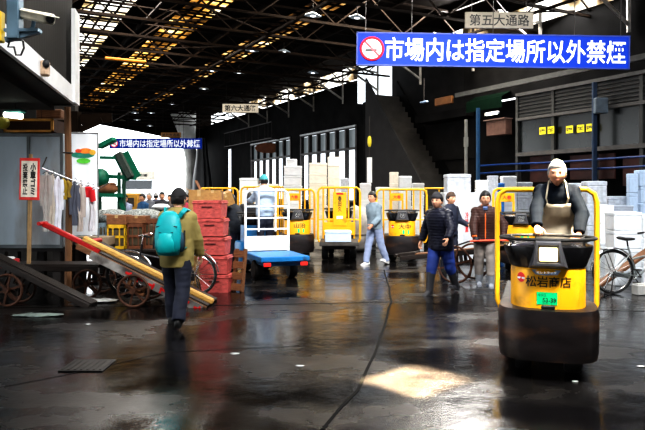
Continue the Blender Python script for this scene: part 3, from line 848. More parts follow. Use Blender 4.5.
def bicycle(label, loc, rz, frame_m, wr=.345, lean=0.0, group=None, basket=False):
    "side view along local x, front at +x"
    root = thing('bicycle', label, 'bicycle', loc, 0, group, rot=(lean, 0, rz))
    wb = 1.08
    for nm, x in (('rear_wheel', 0), ('front_wheel', wb)):
        mb = MB(); mb.ring((x, 0, wr), wr - .018, wr - .018, .019, 'y', 36, 8); w = mb.build(nm, black, root)
        mb = MB(); mb.ring((x, 0, wr), wr - .045, wr - .045, .010, 'y', 36, 6); mb.build('rim', chrome, w)
        mb = MB()
        for k in range(18):
            a = 2 * PI * k / 18; mb.tube([(x, .02 * (-1) ** k, wr), (x + (wr - .05) * math.cos(a), 0, wr + (wr - .05) * math.sin(a))], .0025, 4)
        mb.tube([(x, -.05, wr), (x, .05, wr)], .022, 8); mb.build('spokes', chrome, w)
        mb = MB(); pts = [(x + (wr + .025) * math.cos(a), 0, wr + (wr + .025) * math.sin(a)) for a in [R(t) for t in (range(10, 190, 15) if x == 0 else range(30, 170, 14))]]
        mb.tube(pts, .024, 6, flat=.5); mb.build('mudguard', chrome, w)
    bbx, bbz = .44, .29
    seat = V((.27, 0, .80)); hd0 = V((.90, 0, .62)); hd1 = V((.86, 0, .86))
    mb = MB()
    mb.tube([(bbx, 0, bbz), seat], .017, 8); mb.tube([(bbx, 0, bbz), hd0], .022, 8); mb.tube([V((.34, 0, .58)), hd0 + V((-.012, 0, .08))], .017, 8)
    for sy in (-.06, .06):
        mb.tube([(0, sy, wr), (bbx, sy * .4, bbz)], .011, 6); mb.tube([(0, sy, wr), (.31, sy * .3, .68)], .010, 6)
    mb.tube([hd0, hd1], .020, 8); mb.build('frame', frame_m, root)
    mb = MB()
    for sy in (-.055, .055): mb.tube([hd0 + V((.005, sy * .5, 0)), V((.955, sy, .5)), (wb, sy, wr)], .012, 6)
    mb.build('fork', frame_m, root)
    mb = MB(); mb.tube([hd1, hd1 + V((-.02, 0, .12))], .013, 8)
    mb.tube([(.70, -.30, 1.0), (.80, -.27, 1.02), (.88, -.12, 1.0), (.85, 0, .98), (.88, .12, 1.0), (.80, .27, 1.02), (.70, .30, 1.0)], .012, 8)
    hb = mb.build('handlebar', chrome, root)
    for sy in (-1, 1): MB().tube([(.66, .31 * sy, .995), (.76, .285 * sy, 1.012)], .018, 8).build('grip', black, hb)
    mb = MB(); mb.tube([seat, seat + V((-.015, 0, .10))], .013, 8)
    rings = []
    for x, w, h in ((-.15, .07, .03), (-.12, .11, .05), (-.02, .09, .05), (.08, .035, .04), (.14, .02, .025)):
        rings.append([seat + V((-.02 + x, w * math.cos(2 * PI * k / 12), .12 + h * .6 * math.sin(2 * PI * k / 12) + (.02 if x < -.1 else 0))) for k in range(12)])
    mb.loft(rings); mb.build('saddle', black, root)
    mb = MB(); mb.tube([(0, .07, wr + .02), (.2, .075, .335), (bbx, .075, bbz + .05), (bbx + .07, .075, bbz), (bbx, .075, bbz - .06), (.2, .075, .28), (0, .07, wr - .02)], .012, 6, flat=1)
    mb.box((.22, .085, .305), (.46, .015, .075), bev=.02); mb.build('chain_guard', frame_m, root)
    mb = MB(); mb.tube([(bbx, -.10, bbz), (bbx, .10, bbz)], .014, 8); mb.tube([(bbx, .11, bbz), (bbx + .10, .11, bbz - .13)], .010, 6); mb.tube([(bbx, -.11, bbz), (bbx - .10, -.11, bbz + .13)], .010, 6)
    mb.box((bbx + .10, .16, bbz - .13), (.09, .09, .02)); mb.box((bbx - .10, -.16, bbz + .13), (.09, .09, .02)); mb.build('pedals', steel_dark, root)
    mb = MB(); mb.box((-.02, 0, .76), (.36, .13, .012)); mb.tube([(-.15, .06, .76), (0, .07, wr)], .007, 6); mb.tube([(-.15, -.06, .76), (0, -.07, wr)], .007, 6); mb.tube([(.1, .0, .76), (.29, 0, .74)], .007, 6)
    mb.build('rear_rack', chrome, root)
    mb = MB(); mb.tube([(-.02, .06, wr), (-.10, .10, .02)], .009, 6); mb.tube([(-.02, -.06, wr), (-.10, -.10, .02)], .009, 6); mb.tube([(-.10, -.10, .012), (-.10, .10, .012)], .010, 6)
    mb.build('kickstand', steel_dark, root)
    return root

def handcart(label, loc, rz, tilt, deck_m, rail_m, L0=-1.6, L1=1.15, wr=.25, dz=.33, half=.32, handle_m=None, handle_len=.75, top_bar=None, side_board=None, group='two-wheeled market handcarts', marks=None, load=None, spokes=6):
    root = thing('handcart', label, 'handcart', (loc[0], loc[1], 0), rz, group)
    TM = Matrix.Translation((0, 0, wr)) @ Matrix.Rotation(tilt, 4, 'Y')
    for sy in (-1, 1):
        mb = MB(); y = (half + .07) * sy
        mb.ring((0, y, wr), wr - .02, wr - .02, .020, 'y', 30, 8)
        w = mb.build('wheel', rust, root)
        mb = MB()
        for k in range(spokes):
            a = 2 * PI * k / spokes + .3; mb.bar((0, y, wr), ((wr - .02) * math.cos(a), y, wr + (wr - .02) * math.sin(a)), .03, .018, up=(0, 1, 0))
        mb.cyl((0, y - .05, wr), (0, y + .05, wr), .045, n=12); mb.build('spokes', rust, w)
    mb = MB(); mb.cyl((0, -half - .1, wr), (0, half + .1, wr), .022, n=10)
    mb.build('axle', rust, root)
    mb = MB()
    for sy in (-1, 1):
        mb.bar((L0, half * sy, dz - .04), (L1, half * sy, dz - .04), .05, .09, bev=.008)
        mb.bar((-.12, half * sy, 0), (-.12, half * sy, dz - .05), .05, .05); mb.bar((.12, half * sy, 0), (.12, half * sy, dz - .05), .05, .05)
        mb.bar((-.16, half * sy, 0), (.16, half * sy, 0), .06, .05)
    mb.xf(TM).build('frame', rail_m, root)
    mb = MB(); n = 5
    for k in range(n):
        y = -half + half * 2 * (k + .5) / n; mb.box(((L0 + L1) / 2, y, dz + .015), (L1 - L0, half * 2 / n - .012, .022), bev=.004)
    mb.xf(TM).build('deck', deck_m, root)
    if side_board:
        bm = MB(); bm.box(((L0 + L1) / 2 + .1, -half - .03, dz - .06), (L1 - L0 - .3, .02, .12)); sbd = bm.xf(TM).build('side_board', side_board, root)
        if marks:
            for k in range(9):
                x = L0 + .9 + k * .19; bm = MB(); bm.box((x, -half - .042, dz - .06 + .02 * math.sin(k * 3)), (.10, .006, .035)); bm.box((x + .03 * (-1) ** k, -half - .042, dz - .07), (.028, .006, .09))
                bm.xf(TM).build('painted_mark', marks, sbd)
    mb = MB(); hm = handle_m or rail_m
    mb.bar((L0 + .35, -half * .9, dz + .03), (L0 - handle_len, -half * .9, dz + .03), .075, .08, bev=.015)
    mb.bar((L0 + .06, -half * .95, dz + .03), (L0 + .06, half, dz + .03), .07, .07, bev=.01)
    mb.cyl((L0 - handle_len - .01, -half * .9 - .12, dz + .03), (L0 - handle_len - .01, -half * .9 + .12, dz + .03), .03, n=10)
    mb.xf(TM).build('handle', hm, root)
    if top_bar:
        MB().bar((-1.05, -half * .9, dz + .10), (L1 + .05, -half * .9, dz + .10), .085, .085, bev=.02).xf(TM).build('top_bar', top_bar, root)
    return root
# ------------------------------------------------------------------ boxes
def make_box(m, lid_m=None, name='foam_box', handle=None):
    "unit box 1 x 1 x 1, base at z=0; body, lid"
    root = thing(name, None, None)
    mb = MB(); mb.box((0, 0, .39), (.97, .97, .78), bev=.025); mb.build('box_body', m, root)
    mb = MB(); mb.box((0, 0, .885), (1, 1, .21), bev=.03); mb.box((0, 0, .995), (.80, .80, .02)); mb.build('lid', lid_m or m, root)
    return root
def make_crate(m, name='plastic_crate'):
    root = thing(name, None, None)
    mb = MB()
    for sx in (-1, 1):
        for sy in (-1, 1): mb.box((.46 * sx, .46 * sy, .5), (.08, .08, 1.0))
    for z, h in ((.06, .12), (.5, .10), (.93, .14)):
        for s_ in (-1, 1): mb.box((0, .48 * s_, z), (.96, .04, h)); mb.box((.48 * s_, 0, z), (.04, .96, h))
    for x in (-.18, .18):
        for s_ in (-1, 1): mb.box((x, .48 * s_, .5), (.07, .03, .9)); mb.box((.48 * s_, x, .5), (.03, .07, .9))
    mb.box((0, 0, .04), (.94, .94, .06)); mb.build('crate_body', m, root)
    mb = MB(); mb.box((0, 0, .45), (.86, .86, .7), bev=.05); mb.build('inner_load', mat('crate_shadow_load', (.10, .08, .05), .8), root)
    return root
def make_carton(m):
    root = thing('cardboard_box', None, None)
    mb = MB(); mb.box((0, 0, .5), (1, 1, 1.0), bev=.012); mb.build('carton', m, root)
    mb = MB(); mb.box((0, 0, 1.004), (.16, 1.0, .012)); mb.box((0, -.503, .85), (.16, .012, .3)); mb.build('tape', mat('tape', (.50, .36, .18), .3), root)
    mb = MB(); mb.bar((-.5, 0, 1.0), (-.72, 0, 1.12), .96, .02); mb.build('flap', m, root)
    return root
def make_tote(m):
    root = thing('red_container', None, None)
    mb = MB()
    mb.loft([[V((x * a, y * a, z)) for x, y in ((-.47, -.47), (.47, -.47), (.47, .47), (-.47, .47))] for z, a in ((0, .93), (.80, 1.0))])
    mb.build('tub', m, root)
    mb = MB(); mb.box((0, 0, .84), (1.0, 1.0, .09), bev=.02); mb.box((0, 0, .93), (.95, .95, .10), bev=.02); mb.build('rim', m, root)
    mb = MB(); mb.box((0, -.48, .62), (.34, .04, .07), bev=.01); mb.build('grip', mat('dark_grip', (.10, .02, .02), .6), root)
    return root
PROTO = {}
def proto(kind):
    if kind not in PROTO:
        f = {'foam': lambda: make_box(foam), 'cream': lambda: make_box(foam_w), 'blue': lambda: make_box(foam_b), 'grey': lambda: make_box(grey_box_m, name='plastic_box'),
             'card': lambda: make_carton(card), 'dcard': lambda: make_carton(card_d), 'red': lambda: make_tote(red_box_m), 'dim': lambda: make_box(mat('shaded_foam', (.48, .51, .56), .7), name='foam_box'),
             'yellow': lambda: make_crate(mat('yellow_plastic', (.75, .47, .03), .45), 'plastic_crate'), 'bluecrate': lambda: make_crate(mat('pale_blue_plastic', (.22, .30, .36), .5)), 'browncrate': lambda: make_crate(mat('brown_plastic', (.20, .08, .04), .5)), 'brightblue': lambda: make_box(mat('bright_blue_plastic', (.01, .16, .50), .5), name='plastic_box')}
        PROTO[kind] = [f[kind](), False]
    p = PROTO[kind]
    if not p[1]: p[1] = True; return p[0]
    return copy_tree(p[0])
def put(kind, loc, size, label, cat='box', rz=0.0, group=None):
    o = proto(kind); o.location = loc; o.scale = size; o.rotation_euler = (0, 0, rz)
    o['label'] = label; o['category'] = cat
    if group: o['group'] = group
    elif 'group' in o: del o['group']
    return o
ORD = {0: 'lowest', 1: 'second up', 2: 'third up', 3: 'fourth up', 4: 'fifth up', 5: 'sixth up', 6: 'seventh up', 7: 'eighth up', 8: 'ninth up'}
def stack(kind, x0, x1, ytop, Y, zb, h, where, noun, group, rz=0.0, depth=None, jit=.02):
    "a stack of boxes seen between x0 and x1 pixels with its top at ytop"
    w = (x1 - x0) / F * Y; z1 = H0 + (HOR - ytop) / F * Y
    n = max(1, round((z1 - zb) / h)); hh = (z1 - zb) / n; out = []
    for i in range(n):
        pos = 'topmost' if i == n - 1 else ORD.get(i, 'ninth from the bottom')
        j = V(((random.random() - .5) * jit, (random.random() - .5) * jit, 0))
        lab = '%s, %s in stack %s' % (noun, pos, where) if n > 1 else '%s %s' % (noun, where)
        out.append(put(kind, V(((x0 + x1) / 2 / F * Y - CX / F * Y, Y, zb + hh * i)) + j, (w, depth or w * .8, hh - .004), lab, 'box', rz + (random.random() - .5) * .05, group))
    return out

# ------------------------------------------------------------------ overhead signs
def hanging_sign(label, x0, x1, yt, yb, Y, m, roll=0, yaw=0, text=None, tw=.9, th=.7, tm=None, icon=False, cat='sign', bold=.02, tx=0, wire_z=6.65, name='hanging_sign', frame_m=None):
    c = at((x0 + x1) / 2, (yt + yb) / 2, Y); w = (x1 - x0) / F * Y; h = (yb - yt) / F * Y
    root = thing(name, label, cat, c, 0, rot=(0, roll, yaw))
    MB().box((0, 0, 0), (w, .06, h), bev=.006).build('panel', m, root)
    if frame_m:
        mb = MB()
        for z in (-h / 2, h / 2): mb.box((0, 0, z), (w + .03, .08, .025))
        for x in (-w / 2, w / 2): mb.box((x, 0, 0), (.025, .08, h))
        mb.build('frame', frame_m, root)
    letters('lettering', text, w * tw, h * th, front(w * tx, 0, -.036), tm or white_ink, root, bold=bold)
    mb = MB()
    for t in (-.47, -.3, .0, .3, .47) if w > 3 else (-.4, .4): mb.tube([(w * t, 0, h / 2), (w * t, 0, wire_z - c.z)], .009, 5)
    mb.build('hanging_wires', steel_dark, root)
    if icon:
        r = h * .37; cx = -w / 2 + h * .46
        mb = MB(); mb.cyl((cx, -.030, 0), (cx, -.037, 0), r, n=40); ic = mb.build('prohibition_disc', white_ink, root)
        mb = MB(); mb.box((cx - .02, -.040, -.03), (r * 1.0, .006, .05)); mb.build('cigarette_mark', black_ink, ic)
        mb = MB(); mb.tube([(cx + r * .45, -.040, .0), (cx + r * .5, -.040, r * .2), (cx + r * .25, -.040, r * .3), (cx + r * .3, -.040, r * .5)], .011, 6); mb.build('smoke_mark', black_ink, ic)
        ring = mat('prohibition_red', (.75, .02, .04), .45, emit=(.7, .02, .04), es=.3)
        mb = MB(); mb.ring((cx, -.042, 0), r * .92, r * .92, .026, 'y', 40, 8); a = r * .65; mb.bar((cx - a, -.044, a), (cx + a, -.044, -a), .012, .045, up=(1, 0, 1)); mb.build('prohibition_ring', ring, ic)
    return root
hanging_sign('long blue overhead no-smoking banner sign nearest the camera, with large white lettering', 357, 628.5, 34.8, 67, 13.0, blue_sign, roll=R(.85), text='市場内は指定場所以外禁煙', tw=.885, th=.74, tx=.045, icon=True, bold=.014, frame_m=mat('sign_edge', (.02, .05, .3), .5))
hanging_sign('small tan overhead aisle sign with black lettering above the nearest blue banner', 465, 533, 12.5, 28.5, 13.6, tan_board, roll=R(.5), text='第五大通路', tm=black_ink, tw=.88, th=.72, bold=.012)
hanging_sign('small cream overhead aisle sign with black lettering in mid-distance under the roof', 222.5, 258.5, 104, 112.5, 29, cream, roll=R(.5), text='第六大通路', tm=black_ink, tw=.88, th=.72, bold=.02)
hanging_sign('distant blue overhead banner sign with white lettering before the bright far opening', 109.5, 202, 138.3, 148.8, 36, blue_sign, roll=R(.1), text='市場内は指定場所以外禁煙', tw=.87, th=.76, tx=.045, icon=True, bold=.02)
hanging_sign('small orange-brown aisle sign above the distant blue banner', 161, 181, 132.5, 137.5, 36, mat('orange_board', (.42, .20, .06), .6), text='第七大通路', tm=black_ink, tw=.88, th=.7, bold=.01)

# high-bay lamps under the trusses
LAMPS = [(313, 15, 17.2), (357, 17, 17.4), (252, 50, 22.5), (284, 51, 22.5), (313, 72, 26.5), (239, 72, 26.5), (204, 88, 31), (212, 70, 27), (172, 103, 36), (135, 112, 40), (151, 112, 40), (122, 120, 44), (137, 119, 44), (150, 125, 46)]
lampm = mat('lamp_reflector', (.55, .65, .75), .35, .2, .05)
WHERE = ['leftmost of the nearest lamp pair', 'right one of the nearest lamp pair', 'left one of the second lamp pair', 'right one of the second lamp pair', 'behind the second lamp pair', 'above the mid-distance cream sign', 'left of the mid-distance cream sign', 'beneath the yellowed skylight', 'above the far orange sign', 'left one before the far gable', 'right one before the far gable', 'leftmost before the far opening', 'second from left before the far opening', 'lowest before the far opening']
lp = None
for (x, y, Y), wh in zip(LAMPS, WHERE):
    if lp is None:
        lp = thing('ceiling_lamp', '', 'lamp')
        mb = MB(); mb.loft([[V((rx * math.cos(2 * PI * k / 16), ry * math.sin(2 * PI * k / 16), z)) for k in range(16)] for z, rx, ry in ((0, .30, .15), (.06, .27, .14), (.14, .14, .08), (.2, .05, .05))]); mb.build('reflector', lampm, lp)
        mb = MB(); mb.cyl((0, 0, .2), (0, 0, .62), .015, n=6); mb.build('stem', steel_dark, lp)
        MB().sph((0, 0, .0), (.10, .08, .05), 10, 6).build('bulb', mat('lamp_bulb', (.8, .85, .9), .3, emit=(.9, .95, 1), es=1.2), lp); o = lp
    else: o = copy_tree(lp)
    o.location = at(x, y + 1, Y); o['label'] = 'pale blue-white industrial ceiling lamp, ' + wh; o['group'] = 'ceiling lamps under the trusses'; o.rotation_euler = (0, 0, LA); o.scale = (.85, .85, .55)
p = at(105, 58, 20); q = at(146, 62, 20.6)
tag(MB().tube([p, q], .05, 8).build('roof_pipe', orange_paint), 'bright orange pipe tied under the roof trusses at upper left', 'pipe')

# ------------------------------------------------------------------ the right wall's notices, posts, pipes
for k, (px, py) in enumerate(((542.5, 130.8), (551, 130), (569.5, 129.5), (580.5, 128.5), (590, 127.5))):
    # stands on the dark glass: solve the depth at which this pixel meets the wall
    Y = 14.86 / (.883 * (px - CX) / F + .469); c = at(px, py, Y)
    t = thing('notice_sheet', 'yellow notice sheet with black lettering on dark shopfront glass, ' + ['leftmost of five', 'second from the left', 'third from the left', 'fourth from the left', 'rightmost of five'][k], 'notice', c, LA - PI / 2 + R(0), 'yellow notices on the shopfront')
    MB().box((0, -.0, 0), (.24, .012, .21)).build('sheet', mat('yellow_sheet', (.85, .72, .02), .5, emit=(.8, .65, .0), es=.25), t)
    letters('lettering', '貸店舗' if k % 2 else '禁煙中', .20, .11, front(0, 0, -.010), black_ink, t, bold=.03)
def lane_post(px, Y, z1, w, m, label, cat):
    g = ground(px, Y); mb = MB(); mb.box((g.x, g.y, z1 / 2), (w, w, z1), bev=.01); return mb, g
mb = MB(); g = ground(594.5, 17.3); mb.box((g.x, g.y, 2.3), (.11, .11, 4.6), bev=.01)
t = thing('steel_post', 'dark blue steel post with a switch box before the louvred wall', 'post', (g.x, g.y, 0))
mb = MB(); mb.box((0, 0, 2.35), (.11, .11, 4.7), bev=.01); mb.box((0, 0, .03), (.25, .25, .06)); mb.build('shaft', mat('navy_post', (.01, .03, .07), .5), t)
MB().box((.12, -.1, 4.05), (.34, .2, .42), bev=.02).build('switch_box', mat('grey_blue_box', (.12, .15, .18), .5), t)
g = ground(478, 19.5); t = thing('steel_post', 'slim blue steel post beside the dim doorway', 'post', (g.x, g.y, 0))
mb = MB(); mb.cyl((0, 0, 0), (0, 0, 4.3), .06, n=10); mb.box((0, 0, .03), (.2, .2, .06)); mb.build('shaft', mat('blue_post', (.01, .07, .16), .5), t)
g = ground(466, 19.9); t = thing('steel_post', 'pale grey standpipe left of the slim blue post', 'post', (g.x, g.y, 0))
mb = MB(); mb.cyl((0, 0, 0), (0, 0, 4.0), .05, n=10); mb.box((0, 0, 3.3), (.12, .12, .3)); mb.build('shaft', mat('grey_post', (.22, .22, .20), .6), t)
for n, (z, dz) in enumerate(((2.62, 0), (2.38, 0))):
    mb = MB(); pts = [lane(14.8 - .1 * n, v, z + .012 * math.sin(v * 1.3 + n * 2)) for v in [8 + i * .5 for i in range(18)]]; mb.tube(pts, .03, 8)
    tag(mb.build('blue_pipe', mat('blue_pipe_paint', (.004, .035, .15), .45)), 'long blue pipe along the shopfront, %s of the pair' % ('upper' if n == 0 else 'lower'), 'pipe', 'blue pipes along the shopfront')
c = at(444, 101, 23); t = thing('wall_sign', 'dull orange unlit sign box on the dark block wall beneath the blue banner', 'sign', c, LA - PI / 2)
MB().box((0, 0, 0), (.95, .12, .28), bev=.02).build('sign_box', mat('dull_orange', (.16, .065, .015), .6), t)
c = at(424, 102, 21.5); t = thing('wall_lamp', 'small bluish wall lamp left of the dull orange sign box', 'lamp', c, LA - PI / 2)
MB().box((0, 0, 0), (.36, .12, .06), bev=.02).build('lamp_shade', mat('bluish_lamp', (.3, .4, .55), .4), t); MB().tube([(0, 0, 0), (0, 0, .8)], .02, 6).build('stem', steel_dark, t)
c = at(492, 113, 20.4); t = thing('strip_lamp', 'bright short strip lamp in the dim doorway', 'lamp', c, LA - PI / 2)
MB().box((0, 0, 0), (.6, .1, .07), bev=.02).build('housing', white, t); MB().box((0, -.03, -.045), (.5, .06, .03)).build('tube', glow_tube, t)
t = thing('shop_shelf', 'dull reddish shelf board inside the dim doorway', 'shelf', at(499, 128, 21), LA - PI / 2)
MB().box((0, 0, 0), (.9, .3, .5), bev=.02).build('shelf_body', mat('dull_shelf', (.15, .08, .06), .7), t); MB().box((0, -.05, .27), (.95, .4, .03)).build('shelf_top', mat('shelf_top', (.3, .2, .16), .7), t)
# white upright lamp with a yellow cap near the big windows
g = ground(369.5, 24); t = thing('marker_post', 'white round marker post with yellow head beside the right daylit window', 'post', (g.x, g.y, 0))
mb = MB(); mb.cyl((0, 0, 0), (0, 0, 2.6), .04, n=8); mb.build('pole', steel_dark, t)
MB().cyl((0, 0, 2.1), (0, 0, 3.05), .10, n=14).build('sleeve', white, t); MB().sph((0, 0, 3.65), (.08, .08, .22), 12, 8).build('yellow_head', mat('lemon', (.7, .6, .05), .5), t); MB().cyl((0, 0, 3.0), (0, 0, 4.6), .02, n=6).build('cable', steel_dark, t)
# notice on the far window: a brown board
t = thing('hanging_board', 'brown oval board hanging before the left daylit window', 'sign', at(268, 148, 37), 0)
MB().sph((0, 0, 0), (.75, .05, .3), 20, 10).build('board', mat('brown_board', (.20, .07, .03), .6), t); MB().cyl((0, 0, .2), (0, 0, 2.9), .015, n=6).build('cord', steel_dark, t)

# ------------------------------------------------------------------ the turret trucks
HX = (547.5 - CX) / F * 6.1
hero = turret('yellow turret truck being driven toward the camera with black shop lettering and lit headlight', (HX, 6.10, 0), R(1.0), lettering='松岩商店', hero=True, hoop=.515, hoop_z=1.73, group=None, bed=1.6, hoop_y=.98)
turret('yellow turret truck with dark cowl parked behind the blue truck', ((297 - CX) / F * 16.8, 16.8, 0), R(2), lettering='山治', plate=True, header=(-.05, '大春'), lamp=False, hoop=.50, hoop_y=.7, hoop_z=1.80, bars=True)
turret('yellow turret truck seen from its rear with tall lettered panel and white box', ((339 - CX) / F * 18.0, 18.0, 0), R(180), lettering=None, plate=False, panel=(-.02, '春田久'), hoop=.56, hoop_y=.98, hoop_z=1.85, bed=1.3, bars=True, cowl=True)
turret('yellow turret truck with black cowl and emblem parked right of the walking man in grey', ((402 - CX) / F * 16.2, 16.2, 0), R(1), lettering='大中', header=(-.12, '大春'), lamp=False, hoop=.66, hoop_y=.75, hoop_z=1.80, bars=True)
turret('yellow turret truck mostly hidden behind the walker in the dark quilted coat', ((437 - CX) / F * 19.8, 19.8, 0), R(4), lamp=False, hoop=.60, hoop_y=.8, hoop_z=1.86, bars=True, plate=False)
turret('yellow turret truck standing behind the driver and the man in brown', ((519 - CX) / F * 14.2, 14.2, 0), R(6), lamp=False, header=(-.22, '大春'), hoop=.52, hoop_y=.5, hoop_z=1.80, bars=False, plate=True)
turret('yellow turret truck half hidden behind the red containers and two dark figures', ((214 - CX) / F * 19.5, 19.5, 0), R(-10), lamp=False, hoop=.62, hoop_y=.8, hoop_z=1.86, bars=True, plate=False)
turret('yellow turret truck at the rear between blue truck and dark figures', ((262 - CX) / F * 19.5, 19.5, 0), R(-4), lamp=True, hoop=.72, hoop_y=.8, hoop_z=1.90, bars=True, header=(.1, '大春'))
turret('bright blue turret truck with white guard rails driving away from the camera', ((256 - CX) / F * 14.2, 14.2, 0), R(194), col=blue_paint, pipe=white, ladder=True, hoop=.46, hoop_y=.95, hoop_z=1.76, bed=1.25, plate=False, lamp=False, group=None, bumper_m=blue_paint)

# white box on the rear-facing truck's bed
put('blue', V(((338 - CX) / F * 15.9, 15.95, .503)), (.66, .5, .27), 'low white foam box on the bed of the rear-facing yellow truck')

# ------------------------------------------------------------------ stacks of foam boxes
GW = 'white foam boxes behind the trucks'
stack('foam', 284, 302, 166, 19.2, .503, .30, 'behind the truck with the dark cowl', 'plain white foam box', GW)
put('foam', at(292, 166, 19.2), (.30, .4, .20), 'small white foam box crowning the stack behind the dark-cowled truck')
stack('cream', 309, 327, 163, 20.6, 0.0, .32, 'behind the tall lettered truck panel', 'cream foam box', GW)
stack('cream', 327.5, 340, 157, 21.2, 0.0, .32, 'right of the tall cream stack', 'narrow cream foam box', GW)
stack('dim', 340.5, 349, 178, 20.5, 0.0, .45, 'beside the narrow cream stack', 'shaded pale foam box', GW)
stack('foam', 360, 371, 183, 19.5, 0, .5, 'behind the walking man in grey', 'pinkish white foam box', GW)
stack('cream', 389.5, 398, 172, 20.0, .0, .36, 'leftmost behind the truck with emblem', 'tall cream foam box', GW)
stack('foam', 398.5, 411, 176, 20.0, .0, .36, 'second behind the truck with emblem', 'white foam box', GW)
stack('foam', 412, 423.5, 183, 18.9, .0, .36, 'right behind the truck with emblem', 'low white foam box', GW)
stack('foam', 376, 389, 187, 20.2, .0, .40, 'behind the upright bars of the emblem truck', 'white foam box', GW)
stack('foam', 240, 258, 178, 24, .0, .42, 'far behind the blue truck driver', 'distant white foam box', GW)
stack('cream', 258.5, 279, 184, 24.5, .0, .42, 'far behind the blue truck bed', 'distant cream foam box', GW)
GM = 'pale boxes behind the man in brown'
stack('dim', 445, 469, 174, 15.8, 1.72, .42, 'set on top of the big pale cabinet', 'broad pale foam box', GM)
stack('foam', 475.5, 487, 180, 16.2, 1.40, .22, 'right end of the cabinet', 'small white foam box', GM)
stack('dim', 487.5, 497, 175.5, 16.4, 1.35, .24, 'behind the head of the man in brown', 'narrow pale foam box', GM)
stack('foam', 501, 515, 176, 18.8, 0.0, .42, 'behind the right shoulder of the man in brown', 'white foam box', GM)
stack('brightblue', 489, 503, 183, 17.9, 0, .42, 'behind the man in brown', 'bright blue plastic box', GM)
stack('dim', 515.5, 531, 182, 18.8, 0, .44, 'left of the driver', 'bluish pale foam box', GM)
# pale cabinet with red marks
c = ground(466, 15.4); t = thing('storage_cabinet', 'big pale grey cabinet with red lettering behind the man in brown', 'cabinet', (c.x, c.y, 0))
MB().box((0, .35, .88), (1.02, .7, 1.68), bev=.02).build('cabinet_body', mat('pale_cabinet', (.50, .53, .57), .5, 0, .1, 3), t)
MB().box((-.28, -.012, .88), (.42, .03, 1.5), bev=.01).build('door', mat('pale_cabinet_door', (.55, .58, .62), .5, 0, .1, 3), t)
MB().box((.30, -.02, 1.22), (.22, .10, .30), bev=.02).build('dark_vent_box', black, t)
letters('lettering', '冷凍庫', .08, .5, front(.02, 1.0, -.006), red_ink, t, vertical=True)
MB().box((0, .35, .02), (.98, .66, .04)).build('plinth', steel_dark, t)
GR = 'foam boxes stacked at the right'
stack('foam', 598, 611.5, 205, 12.8, 0, .37, 'left of the large lidded box by the bicycle', 'white foam box', GR)
stack('foam', 609, 637, 211.5, 11.9, 0, .375, 'behind the bicycle saddle', 'large bright white foam box', GR)
stack('foam', 637.5, 662, 214, 12.2, 0, .38, 'at the right edge behind the bicycle', 'white foam box', GR)
put('grey', at(618, 205.5, 12.85) + V((0, .1, -.22)), (.55, .4, .22), 'pale grey lidded box behind the large bright box stack')
stack('blue', 628, 636.5, 173.5, 14.4, 0, .40, 'tallest at the far right wall', 'bluish white foam box', GR)
stack('blue', 637, 653, 170, 14.5, 0, .40, 'at the right edge near wall', 'bluish foam box', GR)
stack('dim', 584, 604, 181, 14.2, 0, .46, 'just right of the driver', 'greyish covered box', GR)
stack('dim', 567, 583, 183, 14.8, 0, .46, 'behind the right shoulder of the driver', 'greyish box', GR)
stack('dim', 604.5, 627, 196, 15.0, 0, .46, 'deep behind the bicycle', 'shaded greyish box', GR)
for px, py in ((641, 181), (641, 186)):
    pass
# concrete block and planks by the right bicycle
c = ground(646, 10.6); t = thing('concrete_block', 'pale concrete block on the floor at the right edge', 'block', (c.x, c.y, 0), R(5))
MB().box((0, .1, .085), (.28, .2, .17), bev=.012).build('block', mat('pale_block', (.55, .53, .50), .8, 0, .15, 6), t); MB().box((0, .1, .178), (.24, .16, .015)).build('block_top', mat('block_top', (.62, .60, .56), .8), t)
p0, p1 = ground(596, 11.25), at(655, 246, 11.3)
tag(MB().bar(p0 + V((0, 0, .05)), p1, .24, .05, up=(0, 0, 1), bev=.008).build('wooden_plank', wood_b), 'long brown plank leaning up to the right behind the bicycle', 'plank')
# red stack and cartons
GT = 'red containers in the leaning stack'
for i in range(5):
    zt = [0, .32, .64, .96, 1.27]
    x = 217.5 - i * 1.75
    put('red', V(((x - CX) / F * 11.1, 11.1, zt[i])), (.53, .45, .305), 'faded red container, %s in the leaning red stack' % ['lowest', 'second from the bottom', 'middle one', 'second from the top', 'topmost'][i], 'container', R(-6 + 2 * (i % 2)), GT)
put('card', V(((213 - CX) / F * 11.15, 11.15, 1.578)), (.30, .3, .17), 'small reddish carton standing on the red container stack', 'box', .1)
for i, (z, h) in enumerate(((0, .45), (.452, .45), (.905, .45), (1.357, .40))):
    put('card', V(((199 - CX) / F * 12.1, 12.1, z)), (.38, .4, h), 'brown cardboard box, %s in the carton stack behind the man with backpack' % ['lowest', 'second from the bottom', 'second from the top', 'topmost'][i], 'box', .06 * i, 'brown cartons')
put('dcard', V(((212 - CX) / F * 13.4, 13.4, 0)), (.45, .5, 1.74), 'tall brown carton behind the red container stack', 'box', .1)
g = ground(236, 11.0); t = thing('wooden_pallet', 'dark wooden pallet leaning upright beside the red container stack', 'pallet', (g.x, g.y, .0), 0, rot=(R(-8), 0, R(-30)))
mb = MB()
for k in range(4): mb.box((0, 0, .08 + k * .19), (.22, .03, .12))
mb.build('boards', wood_b, t); mb = MB()
for x in (-.09, .09): mb.box((x, .05, .37), (.04, .07, .74))
mb.build('stringers', wood_b, t)
